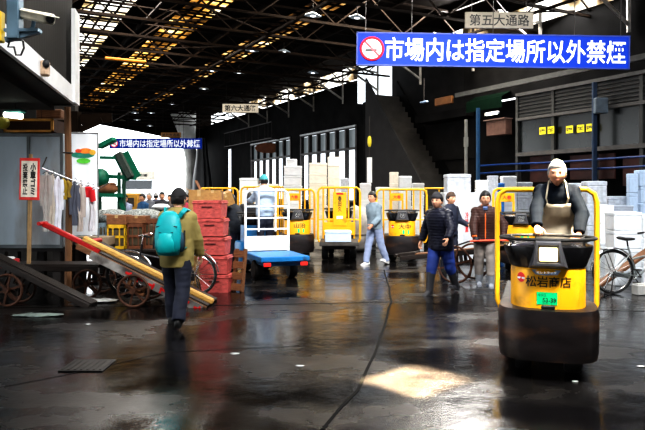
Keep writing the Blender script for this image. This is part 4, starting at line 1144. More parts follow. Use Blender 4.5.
# covered heap, spare bits between the trucks
g = ground(359, 18.9); t = thing('covered_heap', 'grey tarpaulin-covered heap between the walking man and the lettered truck', 'heap', (g.x, g.y, 0))
MB().sph((0, 0, .62), (.55, .45, .66), 26, 16, fn=lambda d, p: V((p.x * (1 + .2 * noise.noise(d * 3)), p.y * (1 + .2 * noise.noise(d * 4)), max(-.61, p.z * (1 + .3 * noise.noise(d * 2.5)))))).build('tarpaulin', mat('grey_tarp', (.30, .29, .28), .6, 0, .35, 4), t, ang=80)
mb = MB(); mb.ring((0, 0, .5), .58, .48, .012, 'z', 24, 6); mb.build('rope', black, t)
for k, (px, Y, w_, h_) in enumerate(((322, 16.9, .30, .24), (333, 17.0, .32, .20), (345, 17.05, .26, .26))):
    put('cream', ground(px, 19.6) if False else ground(px - 2, 19.7), (w_, .3, h_), 'small pale box on floor under the rear-facing truck, ' + ('left one', 'middle one', 'right one')[k], 'box', .1 * k, 'small boxes under the truck')
# ------------------------------------------------------------------ left side things
# metal container on legs
x0, x1 = (-40 - CX) / F * 11.5, (63 - CX) / F * 11.5
t = thing('metal_container', 'big weathered grey-blue metal container with rust streaks at the left edge', 'container', ((x0 + x1) / 2, 12.2, 0)); W = x1 - x0
steelm = mat('weathered_grey_steel', (.48, .56, .62), .5, .1, .22, 1.6, bump=.08, dirt=.32, dirtcol=(.20, .13, .08), stretch=(1, 1, .35))
MB().box((0, 0, 1.74), (W, 1.4, 2.06), bev=.03).build('tank', steelm, t)
mb = MB()
for x in (-W / 2 + .02, -W / 6, W / 6, W / 2 - .02): mb.box((x, -.71, 1.74), (.05, .03, 2.06))
for z in (.74, 2.74): mb.box((0, -.71, z), (W, .04, .06))
mb.build('edge_ribs', mat('grey_rib', (.16, .18, .19), .5, .3, .3, 3), t)
mb = MB()
for x in (-W / 2 + .15, 0, W / 2 - .15):
    for y in (-.55, .55): mb.box((x, y, .36), (.14, .14, .72))
mb.box((0, 0, .68), (W, 1.3, .08)); mb.build('stand', steel_dark, t)
# wooden tray on top, lamp, rusty post
c = at(35, 131.5, 11.6); t = thing('wooden_tray', 'shallow yellow-brown wooden frame box on top of the grey metal container', 'box', (c.x, c.y, 2.775))
mb = MB(); w, h, d = .88, .24, .5
for z in (.02, h - .02): mb.box((0, -d / 2, z), (w, .04, .04))
for x in (-w / 2 + .02, w / 2 - .02): mb.box((x, -d / 2, h / 2), (.04, .04, h))
mb.build('front_frame', mat('ochre_wood', (.60, .30, .05), .6, 0, .3, 6), t)
MB().box((0, .02, h / 2), (w - .02, d - .06, h - .02)).build('box_body', mat('dark_inner_wood', (.045, .02, .012), .8), t)
t = thing('stacked_board', 'brown rough board bundle lying on the wooden frame box', 'board', at(47, 117, 11.7) + V((0, .2, -.02)))
MB().box((0, 0, .09), (.46, .3, .17), bev=.02).build('boards', wood_b, t); MB().tube([(-.12, -.16, 0), (-.12, -.16, .18), (-.12, .16, .18)], .008, 5).build('cord', rust, t)
t = thing('tube_lamp', 'lit greenish-white lamp under the dark roof edge at the left', 'lamp', at(15, 114.5, 10.2), R(-12))
mb = MB(); mb.box((0, 0, .05), (.34, .14, .05), bev=.015); mb.build('housing', mat('teal_lamp_housing', (.05, .22, .2), .5), t)
MB().tube([(-.15, -.04, .0), (.15, -.04, -.04)], .045, 10).build('tube', glow_tube, t); MB().cyl((0, 0, .07), (0, 0, .45), .012, n=6).build('stem', steel_dark, t)
t = thing('lemon_ball', 'round yellow float hanging left of the wooden frame box', 'float', at(3, 123, 11.2))
MB().sph((0, 0, 0), .11, 16, 10).build('ball', mat('dull_lemon', (.35, .33, .04), .5), t); MB().tube([(0, 0, .1), (0, 0, .45)], .01, 6).build('cord', black, t)
g = ground(68, 11.2); t = thing('wooden_post', 'rusty brown upright post at the right end of the metal container', 'post', (g.x, g.y, 0))
mb = MB(); mb.tube([(0, 0, 0), (.02, 0, 1.5), (-.01, 0, 3.2)], [.065, .06, .06], 8); mb.build('shaft', mat('rusty_post', (.20, .10, .045), .7, .1, .4, 5, stretch=(1, 1, .2)), t)
mb = MB(); mb.ring((0, 0, 2.4), .075, .075, .012); mb.ring((.01, 0, 1.7), .075, .075, .012); mb.build('wire_ties', steel_dark, t)
# stake sign
g = at(28, 266, 10.4); t = thing('stake_sign', 'red-framed upright sign with black lettering on a pale stake before the container', 'sign', (g.x, g.y, g.z), 0, rot=(0, R(1), 0))
mb = MB(); mb.bar((0, .03, 0), (0, .03, 1.75), .05, .05); mb.cyl((0, .03, 1.75), (0, .03, 1.82), .03, n=8); mb.build('stake', mat('pale_stake', (.42, .28, .14), .7, 0, .3, 6), t)
w, h = 20 / F * 10.4, 42 / F * 10.4; zc = 87 / F * 10.4
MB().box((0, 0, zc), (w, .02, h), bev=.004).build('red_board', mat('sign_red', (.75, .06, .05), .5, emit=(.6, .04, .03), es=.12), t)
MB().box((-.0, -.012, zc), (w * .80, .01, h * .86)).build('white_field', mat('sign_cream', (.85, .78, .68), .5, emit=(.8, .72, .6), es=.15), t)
letters('right_lettering', '小車ゴミ', w * .28, h * .76, front(w * .2, zc, -.02), black_ink, t, vertical=True, bold=.045)
letters('left_lettering', '投棄禁止', w * .25, h * .74, front(-w * .19, zc, -.02), black_ink, t, vertical=True, bold=.03)
# white sheet with printed food picture
t = thing('printed_sheet', 'tall white plastic sheet with colourful food picture hanging by the rusty post', 'banner', at(84, 184, 11.9))
w, h = 28 / F * 11.9, 102 / F * 11.9
mb = MB(); n = 14; vs = []; fs = []
for j in range(n + 1):
    for i in range(9): vs.append(V((-w / 2 + w * i / 8, .012 * math.sin(i * 1.3 + j * .3), -h / 2 + h * j / n)))
for j in range(n):
    for i in range(8): a = j * 9 + i; fs.append((a, a + 1, a + 10, a + 9))
mb.add(vs, fs); mb.build('sheet', mat('white_sheet', (.85, .87, .90), .5, 0, .04, 2, emit=(.9, .95, 1), es=.12), t)  # plain sheet with a little glow added to brighten it
mb = MB(); mb.tube([(-w / 2, 0, h / 2), (w / 2, 0, h / 2)], .018, 8); mb.tube([(w / 2, 0, h / 2), (w / 2, 0, -h / 2)], .012, 8); mb.tube([(-w / 2, 0.02, -h / 2), (-w / 2, 0.02, -h / 2 - .95)], .02, 8); mb.tube([(w / 2, 0.02, -h / 2), (w / 2, 0.02, -h / 2 - .95)], .02, 8); mb.build('sheet_frame', mat('grey_pipe', (.3, .3, .3), .4, .5), t)
def blob(name, px, py, rx, rz, m, par, seed, yoff=0.02):
    c = at(px, py, 11.9) - V(par.location); mb = MB(); k = 18
    mb.add([(c.x + rx * math.cos(2 * PI * i / k) * (1 + .2 * noise.noise(V((i, seed, 0)))), -yoff, c.z + rz * math.sin(2 * PI * i / k) * (1 + .2 * noise.noise(V((seed, i, 0))))) for i in range(k)], [tuple(range(k))])
    mb.build(name, m, par, smooth=False)
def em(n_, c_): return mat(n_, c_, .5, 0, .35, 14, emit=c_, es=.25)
blob('printed_leaf', 83, 155, .22, .06, em('print_teal', (.03, .22, .16)), t, 1)
blob('printed_fruit', 86, 151, .12, .05, em('print_orange', (.75, .22, .03)), t, 2, .024)
blob('printed_fruit', 93, 152.5, .06, .05, em('print_ochre', (.65, .38, .05)), t, 3, .026)
blob('printed_fruit', 79, 151, .06, .035, em('print_red', (.6, .07, .03)), t, 4, .028)
blob('printed_dish', 84, 161, .13, .05, em('print_green', (.10, .45, .05)), t, 5, .030)
# clothes line with hung clothes
pa, pb = at(42, 168, 10.9), at(99, 188.5, 11.3)
t = thing('clothes_rail', 'thin steel rail sloping down to the right, carrying hung garments', 'rail', pa)
MB().tube([(0, 0, 0), (pb - pa) * .5 + V((0, 0, -.02)), pb - pa], .012, 8).build('rail', chrome, t)
mb = MB(); mb.tube([(0, 0, 0), (-.05, .3, .2)], .012, 6); mb.tube([pb - pa, pb - pa + V((.05, .35, .1))], .012, 6); mb.build('rail_brackets', steel_dark, t)
def garment(px, ybot, wpx, col, label, kind='apron', y0=None, seed=0):
    tt = (px - 42) / 57; top = pa.lerp(pb, tt); Y = top.y; w = wpx / F * Y; ht = (ybot - (168 + 20.5 * tt) - 3) / F * Y
    root = thing('hung_garment' if kind != 'towel' else 'hung_towel', label, 'clothing', top, R(10 * math.sin(seed * 2.3)), 'garments on the clothes rail')
    mb = MB(); mb.tube([(0, 0, .0), (.02, 0, .03), (.035, 0, 0), (.01, 0, -.04)], .005, 6); mb.tube([(-w * .45, 0, -.07), (0, 0, -.035), (w * .45, 0, -.07)], .007, 6); mb.build('hanger', steel_dark, root)
    n = 16; m_ = 20; rings = []
    for j in range(m_ + 1):
        f = j / m_; z = -.04 - ht * f; ww = w * (.30 + .70 * min(1, f * 7)) * (1 + .08 * math.sin(f * 6 + seed)); dd = .045 * min(1, .3 + f * 6)
        rings.append([V((ww / 2 * math.cos(2 * PI * k / n) + .01 * math.sin(f * 9 + seed), dd * math.sin(2 * PI * k / n) * (1 + .5 * math.sin(k * 2.1 + seed + f * 2)), z)) for k in range(n)])
    mb = MB(); mb.loft(rings[::-1]); mb.build('cloth', mat('cloth_%d' % seed, col, .85, 0, .15, 6), root, ang=80)
    if kind == 'shirt':
        mb = MB()
        for sx in (-1, 1): mb.tube([(w * .42 * sx, 0, -.10), (w * .55 * sx, 0, -.3), (w * .50 * sx, .01, -min(.62, ht * .8))], [.05, .05, .04], 10)
        mb.build('sleeves', mat('cloth_%d' % seed, col, .85), root, ang=80)
    return root
garment(46, 232, 7, (.50, .48, .46), 'greyish white coat hung at the left end of the rail', 'shirt', seed=1)
garment(52, 226, 5, (.60, .55, .48), 'cream apron hung second from the left on the rail', seed=2)
garment(57.5, 231, 7, (.80, .82, .90), 'bright white shirt hung on the rail beside the mustard cloth', 'shirt', seed=3)
garment(63.5, 200, 6, (.42, .30, .03), 'mustard yellow cloth on the rail nearest the white shirt', 'towel', seed=4)
garment(68.5, 198, 5, (.32, .22, .04), 'olive brown cloth on the rail before the rusty post', 'towel', seed=5)
garment(74, 226, 6, (.12, .13, .17), 'dark grey-blue jacket hung beside the olive cloth', 'shirt', seed=6)
garment(79.5, 232, 6, (.55, .48, .44), 'beige jacket hung left of the red garment', 'shirt', seed=7)
garment(87, 198, 11, (.62, .02, .03), 'bright red garment hung at the right end of the rail', 'shirt', seed=8)
garment(92, 232, 6, (.70, .68, .72), 'white long towel hung under the right rail end', 'towel', seed=9)
# low pale ledge below sheet
t = thing('wooden_counter', 'pale wooden counter board beneath the hung garments', 'counter', at(80, 240, 12.2) * V((1, 1, 0)).x if False else V((at(80, 240, 12.2).x + .32, 12.12, 0)))
MB().box((0, 0, .80), (.62, .42, .16), bev=.01).build('counter_top', mat('pale_counter', (.34, .27, .19), .7, 0, .25, 5), t)
mb = MB()
for x in (-.27, .27): mb.box((x, 0, .36), (.07, .4, .72))
mb.box((0, 0, .3), (.5, .05, .06)); mb.build('trestle', wood_d, t)
# stall table with crates
tx = (133 - CX) / F * 12.6
t = thing('stall_table', 'dark stall table carrying the row of crates', 'table', (tx, 12.8, 0))
MB().box((0, 0, .58), (1.5, .8, .06), bev=.01).build('table_top', wood_d, t)
for x in (-.68, .68):
    for y in (-.33, .33): MB().box((x, y, .275), (.07, .07, .55)).build('leg', wood_d, t)
GC = 'crates on the stall table'
def crate(kind, px0, px1, zb, hpx, Y, lab, **k):
    put(kind, V((((px0 + px1) / 2 - CX) / F * Y, Y, zb)), ((px1 - px0) / F * Y, .36, hpx / F * Y), lab, 'crate' if 'crate' in lab else 'box', 0, GC)
crate('bluecrate', 98.5, 109.5, .612, 25, 12.65, 'pale blue-grey crate at the left end of the stall table')
crate('yellow', 110, 128, .612, 24, 12.6, 'bright yellow plastic crate on the stall table')
crate('dcard', 109.5, 129, .612 + 24.3 / F * 12.6, 9, 12.6, 'orange-brown flat box on top of the yellow crate')
crate('browncrate', 130, 146, .612, 25, 12.65, 'dark brown crate right of the yellow crate')
crate('dcard', 129.5, 148, .612 + 25.3 / F * 12.65, 7, 12.65, 'brown flat box on top of the dark brown crate')
crate('browncrate', 147, 160, .612, 29, 12.7, 'rust-brown crate at the right end of the stall table')
# shelf with net bags above the crates
t = thing('net_bag_pile', 'heap of speckled white net bags on the rear stall shelf', 'bags', V(((129 - CX) / F * 13.6, 13.6, 0)), kind=None) if False else thing('net_bag_pile', 'heap of speckled white net bags on the rear stall shelf', 'bags', V(((129 - CX) / F * 13.6, 13.6, 0)))
mb = MB(); mb.box((0, .1, .57), (1.45, .5, 1.12)); mb.build('shelf_base', wood_d, t)
speck = mat('speckled_net', (.30, .32, .31), .8, 0, .85, 26)
mb = MB(); mb.sph((-.38, 0, 1.20), (.42, .28, .17), 24, 12, fn=lambda d, p: p * (1 + .07 * noise.noise(d * 5))); mb.sph((.30, 0, 1.20), (.46, .28, .17), 24, 12, fn=lambda d, p: p * (1 + .07 * noise.noise(d * 5 + V((3, 0, 0))))); mb.build('net_bags', speck, t, ang=80)
# green hoist machine behind the stall
t = thing('green_hoist', 'dark green hoist machine with slanting chute arm near the far opening', 'machine', V(((110 - CX) / F * 20, 20, 0)))
L = lambda px, py, Y=20: at(px, py, Y) - V(t.location)
MB().bar(L(99, 147), L(115, 139), .3, .16, bev=.03).build('upper_arm', green_paint, t)
mb = MB(); mb.bar(L(119, 153), L(132, 178), .36, .22, bev=.03); ch = mb.build('chute', mat('chute_dark', (.05, .07, .06), .6), t)
mb = MB(); mb.bar(L(125, 152), L(138, 177), .06, .2); mb.bar(L(116, 154), L(129, 180), .06, .2); mb.build('chute_edge', green_paint, ch)
mb = MB(); mb.bar(L(100, 157.5), L(121, 158), .1, .1); mb.bar(L(102, 176), L(136, 178), .1, .12); mb.build('cross_arm', green_paint, t)
mb = MB(); mb.sph(L(101, 178), (.26, .24, .30), 18, 12); mb.build('drum', green_paint, t)
mb = MB(); mb.bar(L(98, 195), L(124, 195.5), .5, .12); mb.bar(L(119, 196), L(124, 210), .12, .12); mb.build('tray_beam', green_paint, t)
mb = MB()
for px in (100, 119, 124): mb.bar(L(px, 178) if px < 110 else L(px, 172), V((L(px, 200).x, 0, 0)), .09, .09)
mb.build('upright', mat('dark_green', (.02, .08, .05), .5), t)
t = thing('brown_sack_heap', 'rounded brown sack heap on the green machine tray', 'sack', at(108, 194, 20) + V((0, 0, .03)))
MB().sph((0, 0, .13), (.34, .22, .17), 20, 12, fn=lambda d, p: p * (1 + .08 * noise.noise(d * 4))).build('sack', mat('brown_sack', (.22, .10, .05), .85, 0, .3, 6), t, ang=80); MB().sph((.12, 0, .27), (.14, .12, .06), 12, 8).build('sack_neck', mat('brown_sack', (.22, .10, .05)), t)
# white box truck far away
Y = 56; w = 34 / F * Y
t = thing('box_truck', 'white box truck with lettered header panel parked beyond the far opening', 'truck', V(((139.5 - CX) / F * Y, Y, 0)))
MB().box((0, 1.8, 2.0), (w, 4.2, 2.9), bev=.05).build('cargo_box', white, t)
mb = MB(); mb.loft([[V((-w / 2 * .95 * k, y, z)) for k, y in ((1, a), (-1, a), (-1, .2), (1, .2))] for z, a in ((.45, -.9), (2.0, -.92), (2.9, -.65), (3.0, -.45))]); mb.build('cab', white, t)
MB().box((0, -.80, 2.5), (w * .86, .06, .75), rot=Matrix.Rotation(R(-20), 3, 'X')).build('windscreen', mat('dark_windscreen', (.02, .025, .03), .15), t)
hd = MB().box((0, -.50, 3.3), (w * 1.0, .2, .68), bev=.03).build('header_panel', mat('header_cream', (.55, .50, .42), .5), t)
letters('lettering', '築地市場', w * .5, .25, front(.1, 3.3, -.62), black_ink, hd)
for x in (-.8, .8):
    mb = MB(); wheel(mb, (x, -.1, .42), .42, .22); mb.build('wheel', black, t); MB().box((x * .8, -.93, .8), (.28, .05, .16), bev=.02).build('headlamp', chrome, t)
# small yellow crate pile near the crowd
for k, (px, py, Y) in enumerate(((128, 190, 24), (136, 190, 24.5), (131, 195.5, 23.5))):
    pass
t = thing('pallet_lifter', 'small ochre pallet lifter standing left of the distant crowd', 'lifter', V(((131 - CX) / F * 22, 22, 0)))
MB().box((0, 0, 1.35), (.62, .5, .7), bev=.04).build('lifter_body', mat('ochre_lifter', (.55, .30, .05), .5), t)
mb = MB()
for x in (-.25, .25): mb.box((x, 0, .5), (.08, .4, 1.0))
mb.build('legs', steel_dark, t); MB().box((0, -.26, 1.4), (.36, .02, .3)).build('panel', mat('dark_panel', (.06, .05, .04), .5), t)
# wide white round tub lid by the crowd (seen left of the cap)
t = thing('white_basin', 'upturned white basin behind the shoulder of the backpack man', 'basin', at(161, 207, 14.3))
MB().loft([[V((r * math.cos(2 * PI * k / 24), .6 * r * math.sin(2 * PI * k / 24), z)) for k in range(24)] for z, r in ((-.06, .10), (-.02, .19), (.0, .21), (.05, .16), (.07, .08))]).build('basin', white, t); MB().cyl((0, 0, -.06), (0, 0, -1.40), .03, n=8).build('stand', steel_dark, t)

# ------------------------------------------------------------------ handcarts
rail_white = mat('painted_white_wood', (.27, .255, .24), .6, 0, .5, 5, dirt=.45, dirtcol=(.05, .035, .03))
handcart('tilted handcart with red handle, white lettered side and yellow wood bar, left of backpack man', ground(142.5, 9.85), R(-3), R(25.5), wood_d, wood_b, handle_m=red_paint, top_bar=wood_y, side_board=rail_white, marks=red_ink, handle_len=.62, L0=-1.08, L1=1.08, half=.34, dz=.25)
handcart('dark tilted handcart with long beam cut off by the left edge of the picture', ground(14, 9.7), R(-4), R(25), wood_d, wood_d, L0=-.9, L1=1.22, wr=.25, handle_len=.9, half=.12)
handcart('flat dark handcart standing level before the grey metal container', ground(95, 10.55), R(-2), R(0), wood_d, wood_d, L0=-1.7, L1=.15, wr=.24, dz=.28, handle_len=.2, half=.26)
handcart('wooden handcart pulled by the man in brown with a red crossbar', ground(464, 12.3), R(-38), R(-8), wood_b, wood_d, L0=-1.2, L1=.75, wr=.36, dz=.24, handle_len=.05, half=.34)
t = thing('coiled_red_rope', 'red and white coiled rope bundle at the far left edge above the cart beam', 'rope', at(7, 262, 9.9))
mb = MB()
for k in range(4): mb.ring((.02 * k, 0, .03 * k - .06), .16 - .02 * k, .12, .022, 'z', 24, 6)
mb.build('rope_coil', mat('red_rope', (.45, .03, .04), .7, 0, .5, 20), t); mb = MB(); mb.ring((0, 0, .06), .10, .08, .02, 'z', 20, 6); mb.build('white_coil', white, t)
# bicycles
bicycle('silver city bicycle on kickstand beside the white foam boxes at the right', ground(613, 10.75), R(8), mat('silver_frame', (.45, .48, .48), .3, .6, .1), wr=.375)
bicycle('dark city bicycle with white mudguard behind the man with the backpack', ground(195, 10.5), R(182), mat('black_frame', (.03, .03, .035), .3, .2), wr=.36)
# red pull bar
# ------------------------------------------------------------------ security camera on bracket
t = thing('security_camera', 'cream security camera on a blue-grey bracket at the upper left corner', 'camera', at(15, 32, 6.3))
L = lambda px, py, Y=6.3: at(px, py, Y) - V(t.location)
blu = mat('blue_grey_steel', (.10, .16, .21), .45, .3, .2)
MB().bar(L(15, -415), L(15, 40), .12, .12, bev=.01).build('post', blu, t)
mb = MB(); mb.bar(L(6, 40), L(40, 31), .05, .05); mb.bar(L(6, 31), L(40, 31), .10, .03); mb.build('bracket', blu, t)
mb = MB(); d = L(50, 19, 5.9) - L(22, 13, 6.4); mb.bar(L(22, 13, 6.4), L(50, 19, 5.9), .11, .10, up=(0, 0, 1), bev=.018); hs = mb.build('camera_housing', mat('cream_housing', (.62, .57, .46), .5), t)
e = L(50, 19, 5.9); MB().cyl(e + d.normalized() * -.01, e + d.normalized() * .015, .04, n=14).build('camera_lens', black_gloss, hs)
MB().bar(L(22, 10.2, 6.42), L(52, 16.5, 5.86), .14, .012, bev=.004).build('sun_shield', mat('cream_shield', (.66, .61, .50), .5), hs)
MB().tube([L(34, 21), L(33, 27), L(30, 31)], .02, 8).build('camera_arm', blu, t)
MB().tube([L(10, 40), L(8, 47), L(14, 47), L(16, 55), L(21, 55), L(24, 48), L(23, 41)], .010, 6).build('cable', black, t)
MB().box(L(-2, 27), (.10, .10, .3), bev=.01).build('yellow_box', mat('deep_yellow', (.6, .42, .0), .5), t)
t = thing('alarm_lamp', 'small rusty bell bracket on the white band under the dark boarding', 'lamp', at(45, 67, 8.35))
MB().box((0, 0, -.02), (.10, .12, .20), bev=.02).build('lamp_bracket', mat('rust_white', (.5, .36, .25), .6, 0, .4, 9), t); MB().sph((.04, -.06, .03), (.045, .045, .055), 12, 8).build('bell', black, t)

# floor litter and drain cover
g = ground(88, 1075.2 / (366 - HOR)); t = thing('drain_cover', 'rectangular dark steel drain cover set in the wet floor', 'drain', (g.x, g.y, 0))
MB().box((0, 0, .006), (.42, .42, .012), bev=.003).build('cover_plate', mat('drain_steel', (.006, .006, .006), .4, .4), t)
mb = MB()
for k in range(7): mb.box((-.18 + k * .06, 0, .014), (.02, .36, .006))
mb.build('grating', mat('drain_steel', (.006, .006, .006)), t)
def crumple(px, py, w, d, h, m, label, seed, name='plastic_wrap'):
    g = ground(px, 1075.2 / (py - HOR)); mb = MB()
    mb.sph((0, 0, h * .42), (w / 2, d / 2, h / 2), 20, 8, fn=lambda dd, p: V((p.x * (1 + .4 * noise.noise(dd * 3 + V((seed, 0, 0)))), p.y * (1 + .4 * noise.noise(dd * 3 + V((0, seed, 0)))), max(-h * .4, p.z * (1 + .9 * noise.noise(dd * 5 + V((0, 0, seed))))))))
    o = mb.build(name, m, ang=20); o.location = (g.x, g.y, 0); tag(o, label, 'litter')
wrap = mat('clear_wrap', (.50, .52, .52), .25, 0, .4, 12)
crumple(93, 302, .75, .3, .06, wrap, 'flattened white plastic wrap lying by the tilted handcart wheel', 1)
crumple(38, 316, .70, .22, .04, mat('greenish_wrap', (.22, .27, .25), .3, 0, .4, 12), 'greenish plastic wrap lying on wet floor at the left', 2)
crumple(235, 354, .10, .05, .012, wrap, 'small white scrap on the floor left of the long joint', 3, 'paper_scrap')
crumple(575, 382, .06, .04, .015, wrap, 'white scrap on the floor before the driven truck', 4, 'paper_scrap')
crumple(300, 366, .09, .05, .01, wrap, 'pale scrap on the floor near the centre', 5, 'paper_scrap')
crumple(88, 325, .06, .05, .02, wrap, 'white scrap left of the walking backpack man', 6, 'paper_scrap')
crumple(641, 367, .08, .05, .015, wrap, 'pale scrap on the floor at the right edge', 7, 'paper_scrap')
# ------------------------------------------------------------------ people
olive = mat('olive_cloth', (.27, .215, .075), .8, 0, .12, 6)
navy_t = mat('navy_trousers', (.013, .016, .032), .8, 0, .3, 6)
teal = mat('teal_nylon', (.0, .33, .36), .5, 0, .18, 6)
# man with the backpack, walking away
bx, by = (177 - CX) / F * 8.25, 8.25
root, inf = person('man in olive jacket and black cap walking away with a teal backpack', (bx, by, 0), R(-4), 1.72, lean=R(4), yaw=R(14),
    arms=[{'flex': R(-6), 'abd': R(14), 'elbow': R(28), 'inn': .2}, {'flex': R(10), 'abd': R(13), 'elbow': R(12)}], legs=((R(12), R(6)), (R(-12), R(16))), jacket=olive, trousers=navy_t, shoes=black, hem=.74,
    hair=('short', hair_blk), cap=mat('black_cap', (.012, .012, .014), .8), bulk=1.17, shoe_pitch=(R(0), R(-25)), voxel=.008, collar=olive)
T = inf['T']
bp = thing('backpack', 'teal backpack worn by the man in the olive jacket', 'backpack', (bx, by, 0), R(-4))
mb = MB(); rings = []
for z, w, d in ((.90, .06, .03), (.91, .125, .065), (1.0, .16, .095), (1.12, .165, .105), (1.25, .155, .095), (1.36, .13, .075), (1.42, .09, .05), (1.445, .04, .02)):
    rings.append([T((w * abs(math.cos(a)) ** .7 * (1 if math.cos(a) > 0 else -1) - .045, -.17 - d * .6 + d * abs(math.sin(a)) ** .7 * (1 if math.sin(a) > 0 else -1), z)) for a in [2 * PI * k / 28 for k in range(28)]])
mb.loft(rings).build('pack_body', teal, bp, ang=60)
mb = MB(); rings = []
for z, w, d in ((.93, .05, .02), (.95, .105, .045), (1.05, .118, .055), (1.15, .110, .05), (1.185, .06, .02)):
    rings.append([T((w * math.cos(a) - .05, -.285 + d * math.sin(a) - .01, z)) for a in [2 * PI * k / 24 for k in range(24)]])
mb.loft(rings).build('front_pocket', mat('light_teal', (.0, .40, .42), .5, 0, .12, 6), bp, ang=60)
mb = MB(); mb.tube([T((x - .045, -.30 - .012 * math.cos(x * 8), 1.24 + .02 * math.cos(x * 12))) for x in (-.13, -.07, 0, .07, .13)], .007, 6); mb.tube([T((x - .045, -.325, 1.17)) for x in (-.09, 0, .09)], .006, 6); mb.build('zip', black, bp)
for sx in (-1, 1):
    pts = [T((.085 * sx - .03, -.16, 1.36)), T((.115 * sx, -.175, 1.43)), T((.13 * sx, -.10, 1.475)), T((.14 * sx, .03, 1.465)), T((.145 * sx, .14, 1.36)), T((.15 * sx, .17, 1.2)), T((.19 * sx, .05, 1.04)), T((.15 * sx - .03, -.16, .97))]
    sm = []
    for i in range(len(pts) - 1):
        for j in range(4): sm.append(pts[i].lerp(pts[i + 1], j / 4))
    sm.append(pts[-1]); MB().tube(sm, .030, 8, flat=.35).build('shoulder_strap', teal, bp, ang=60)
    MB().tube([T((.19 * sx - .04, -.2, 1.2)), T((.195 * sx - .04, -.21, .98))], .012, 6).build('side_strap', black, bp)
MB().sph(T((.155 - .045, -.19, 1.06)), (.05, .06, .13), 14, 10).build('side_pocket', mat('dark_teal_mesh', (.02, .06, .09), .7), bp, ang=60)

# driver
dY = 7.0; dx, dy = (556.5 - CX) / F * 7.0, dY
HRZ = R(3)
drz = PI - R(19)
def world_to(loc, rz, p): return Matrix.Rotation(-rz, 3, 'Z') @ (V(p) - V(loc))
dl = (dx, dy, .436)
hl_, hr_ = at(538, 238, 6.43), at(581, 238, 6.47)
navy_j = mat('dark_navy_jacket', (.005, .008, .014), .85, 0, .25, 7, spec=.12)
root, inf = person('white-haired driver in dark jacket and pale apron gripping the yellow truck steering ring', dl, drz, 1.63, lean=R(26), yaw=R(3), pitch=R(-3),
    arms=[{'to': world_to(dl, drz, hr_ + V((0, .05, .045))), 'hint': (-.9, -.35, .1), 'hand': (.15, .9, -.55), 'palm': (0, -.5, -1), 'thumb': (1, .2, 0), 'curl': 1.0}, {'to': world_to(dl, drz, hl_ + V((0, .05, .045))), 'hint': (.9, -.35, .1), 'hand': (-.15, .9, -.55), 'palm': (0, -.5, -1), 'thumb': (-1, .2, 0), 'curl': 1.0}],
    legs=((R(10), R(8)), (R(4), R(2))), jacket=navy_j, trousers=navy_t, shoes=black, hem=.82, hair=('white', hair_wht), skin_m=skin_warm, bulk=1.12, voxel=.008, collar=mat('pale_collar', (.45, .36, .32), .8))
T = inf['T']; G = inf['G']
apr = mat('stained_apron', (.46, .40, .31), .8, 0, .18, 5, dirt=.15, dirtcol=(.25, .2, .15))
mb = MB(); vs = []; fs = []; nx, nz = 15, 16
for j in range(nz):
    z = .60 + (1.30 - .60) * j / (nz - 1)
    half = 1.15 if z < 1.02 else 1.15 - (z - 1.02) / .28 * .42
    for i in range(nx):
        a = PI / 2 + half * (1 - 2 * i / (nx - 1))
        k = 1.14; rx, ry = .200 * k + .012, .152 * k + .016
        if z < .85: ry += .02
        vs.append(T((rx * math.cos(a), .004 + ry * math.sin(a) + .006 * math.sin(i * 1.7 + z * 9), z)))
for j in range(nz - 1):
    for i in range(nx - 1): a = j * nx + i; fs.append((a, a + 1, a + nx + 1, a + nx))
mb.add(vs, fs); ao = mb.build('apron', apr, root, ang=80); md = ao.modifiers.new('s', 'SOLIDIFY'); md.thickness = .006; md.offset = 1
for sx in (-1, 1):
    MB().tube([T((.10 * sx, .155, 1.29)), T((.115 * sx, .165, 1.36)), T((.10 * sx, .12, 1.44)), T((.085 * sx, .03, 1.505)), T((.05 * sx, -.07, 1.50))], .009, 6).build('apron_strap', apr, root)

# man in brown quilted jacket
bl = ((485 - CX) / F * 11.6, 11.6, 0); brz = PI - R(12)
brown_p = mat('brown_quilted', (.050, .022, .018), .55, 0, .2, 7, spec=.25); orange_c = mat('orange_trim', (.70, .16, .03), .7)
root, inf = person('young man in brown quilted jacket with orange trim pulling a handcart toward the camera', bl, brz, 1.70, lean=R(6), yaw=R(-4), arms=[{'to': world_to(bl, brz, at(503, 237, 11.3)), 'hint': (-1, -.3, 0), 'palm': (0, -1, 0), 'hand': (.5, .3, -.6), 'curl': 1.1}, {'to': world_to(bl, brz, at(474.5, 237, 11.3)), 'hint': (1, -.3, 0), 'palm': (0, -1, 0), 'hand': (-.4, .3, -.7), 'curl': 1.1}],
    legs=((R(12), R(10)), (R(-6), R(6))), jacket=brown_p, trousers=mat('grey_trousers', (.27, .24, .22), .8, 0, .15), style='puffer', hem=.80, hair=('full', hair_blk), bulk=1.14, boots=.38, boot_m=mat('grey_boot', (.30, .32, .36), .4, 0, .3), gloves=mat('dark_glove', (.02, .02, .025), .6), cuff=orange_c, collar=orange_c, voxel=.010)
T = inf['T']
MB().tube([T((0, .165 * 1.02, z)) for z in (.84, .95, 1.1, 1.2, 1.3)] + [T((0, .13, 1.40))], .011, 6).build('zip', orange_c, root)
MB().tube([T((0, .125, 1.43)), T((0, .135, 1.47))], .045, 8).build('neck_scarf', mat('blue_scarf', (.12, .18, .35), .8), root)
pbl, pbr = at(470, 241, 11.28), at(513, 240, 11.2)
t = thing('pull_bar', 'red bar gripped by the man in brown, leading to his handcart', 'bar', pbl)
MB().tube([(0, 0, 0), pbr - pbl], .017, 10).build('bar', mat('bright_red_bar', (.75, .08, .03), .4), t); q = lane(0, 0); MB().tube([(0, 0, 0), V((-.15, .45, -.12))], .014, 8).build('tow_link', steel_dark, t)

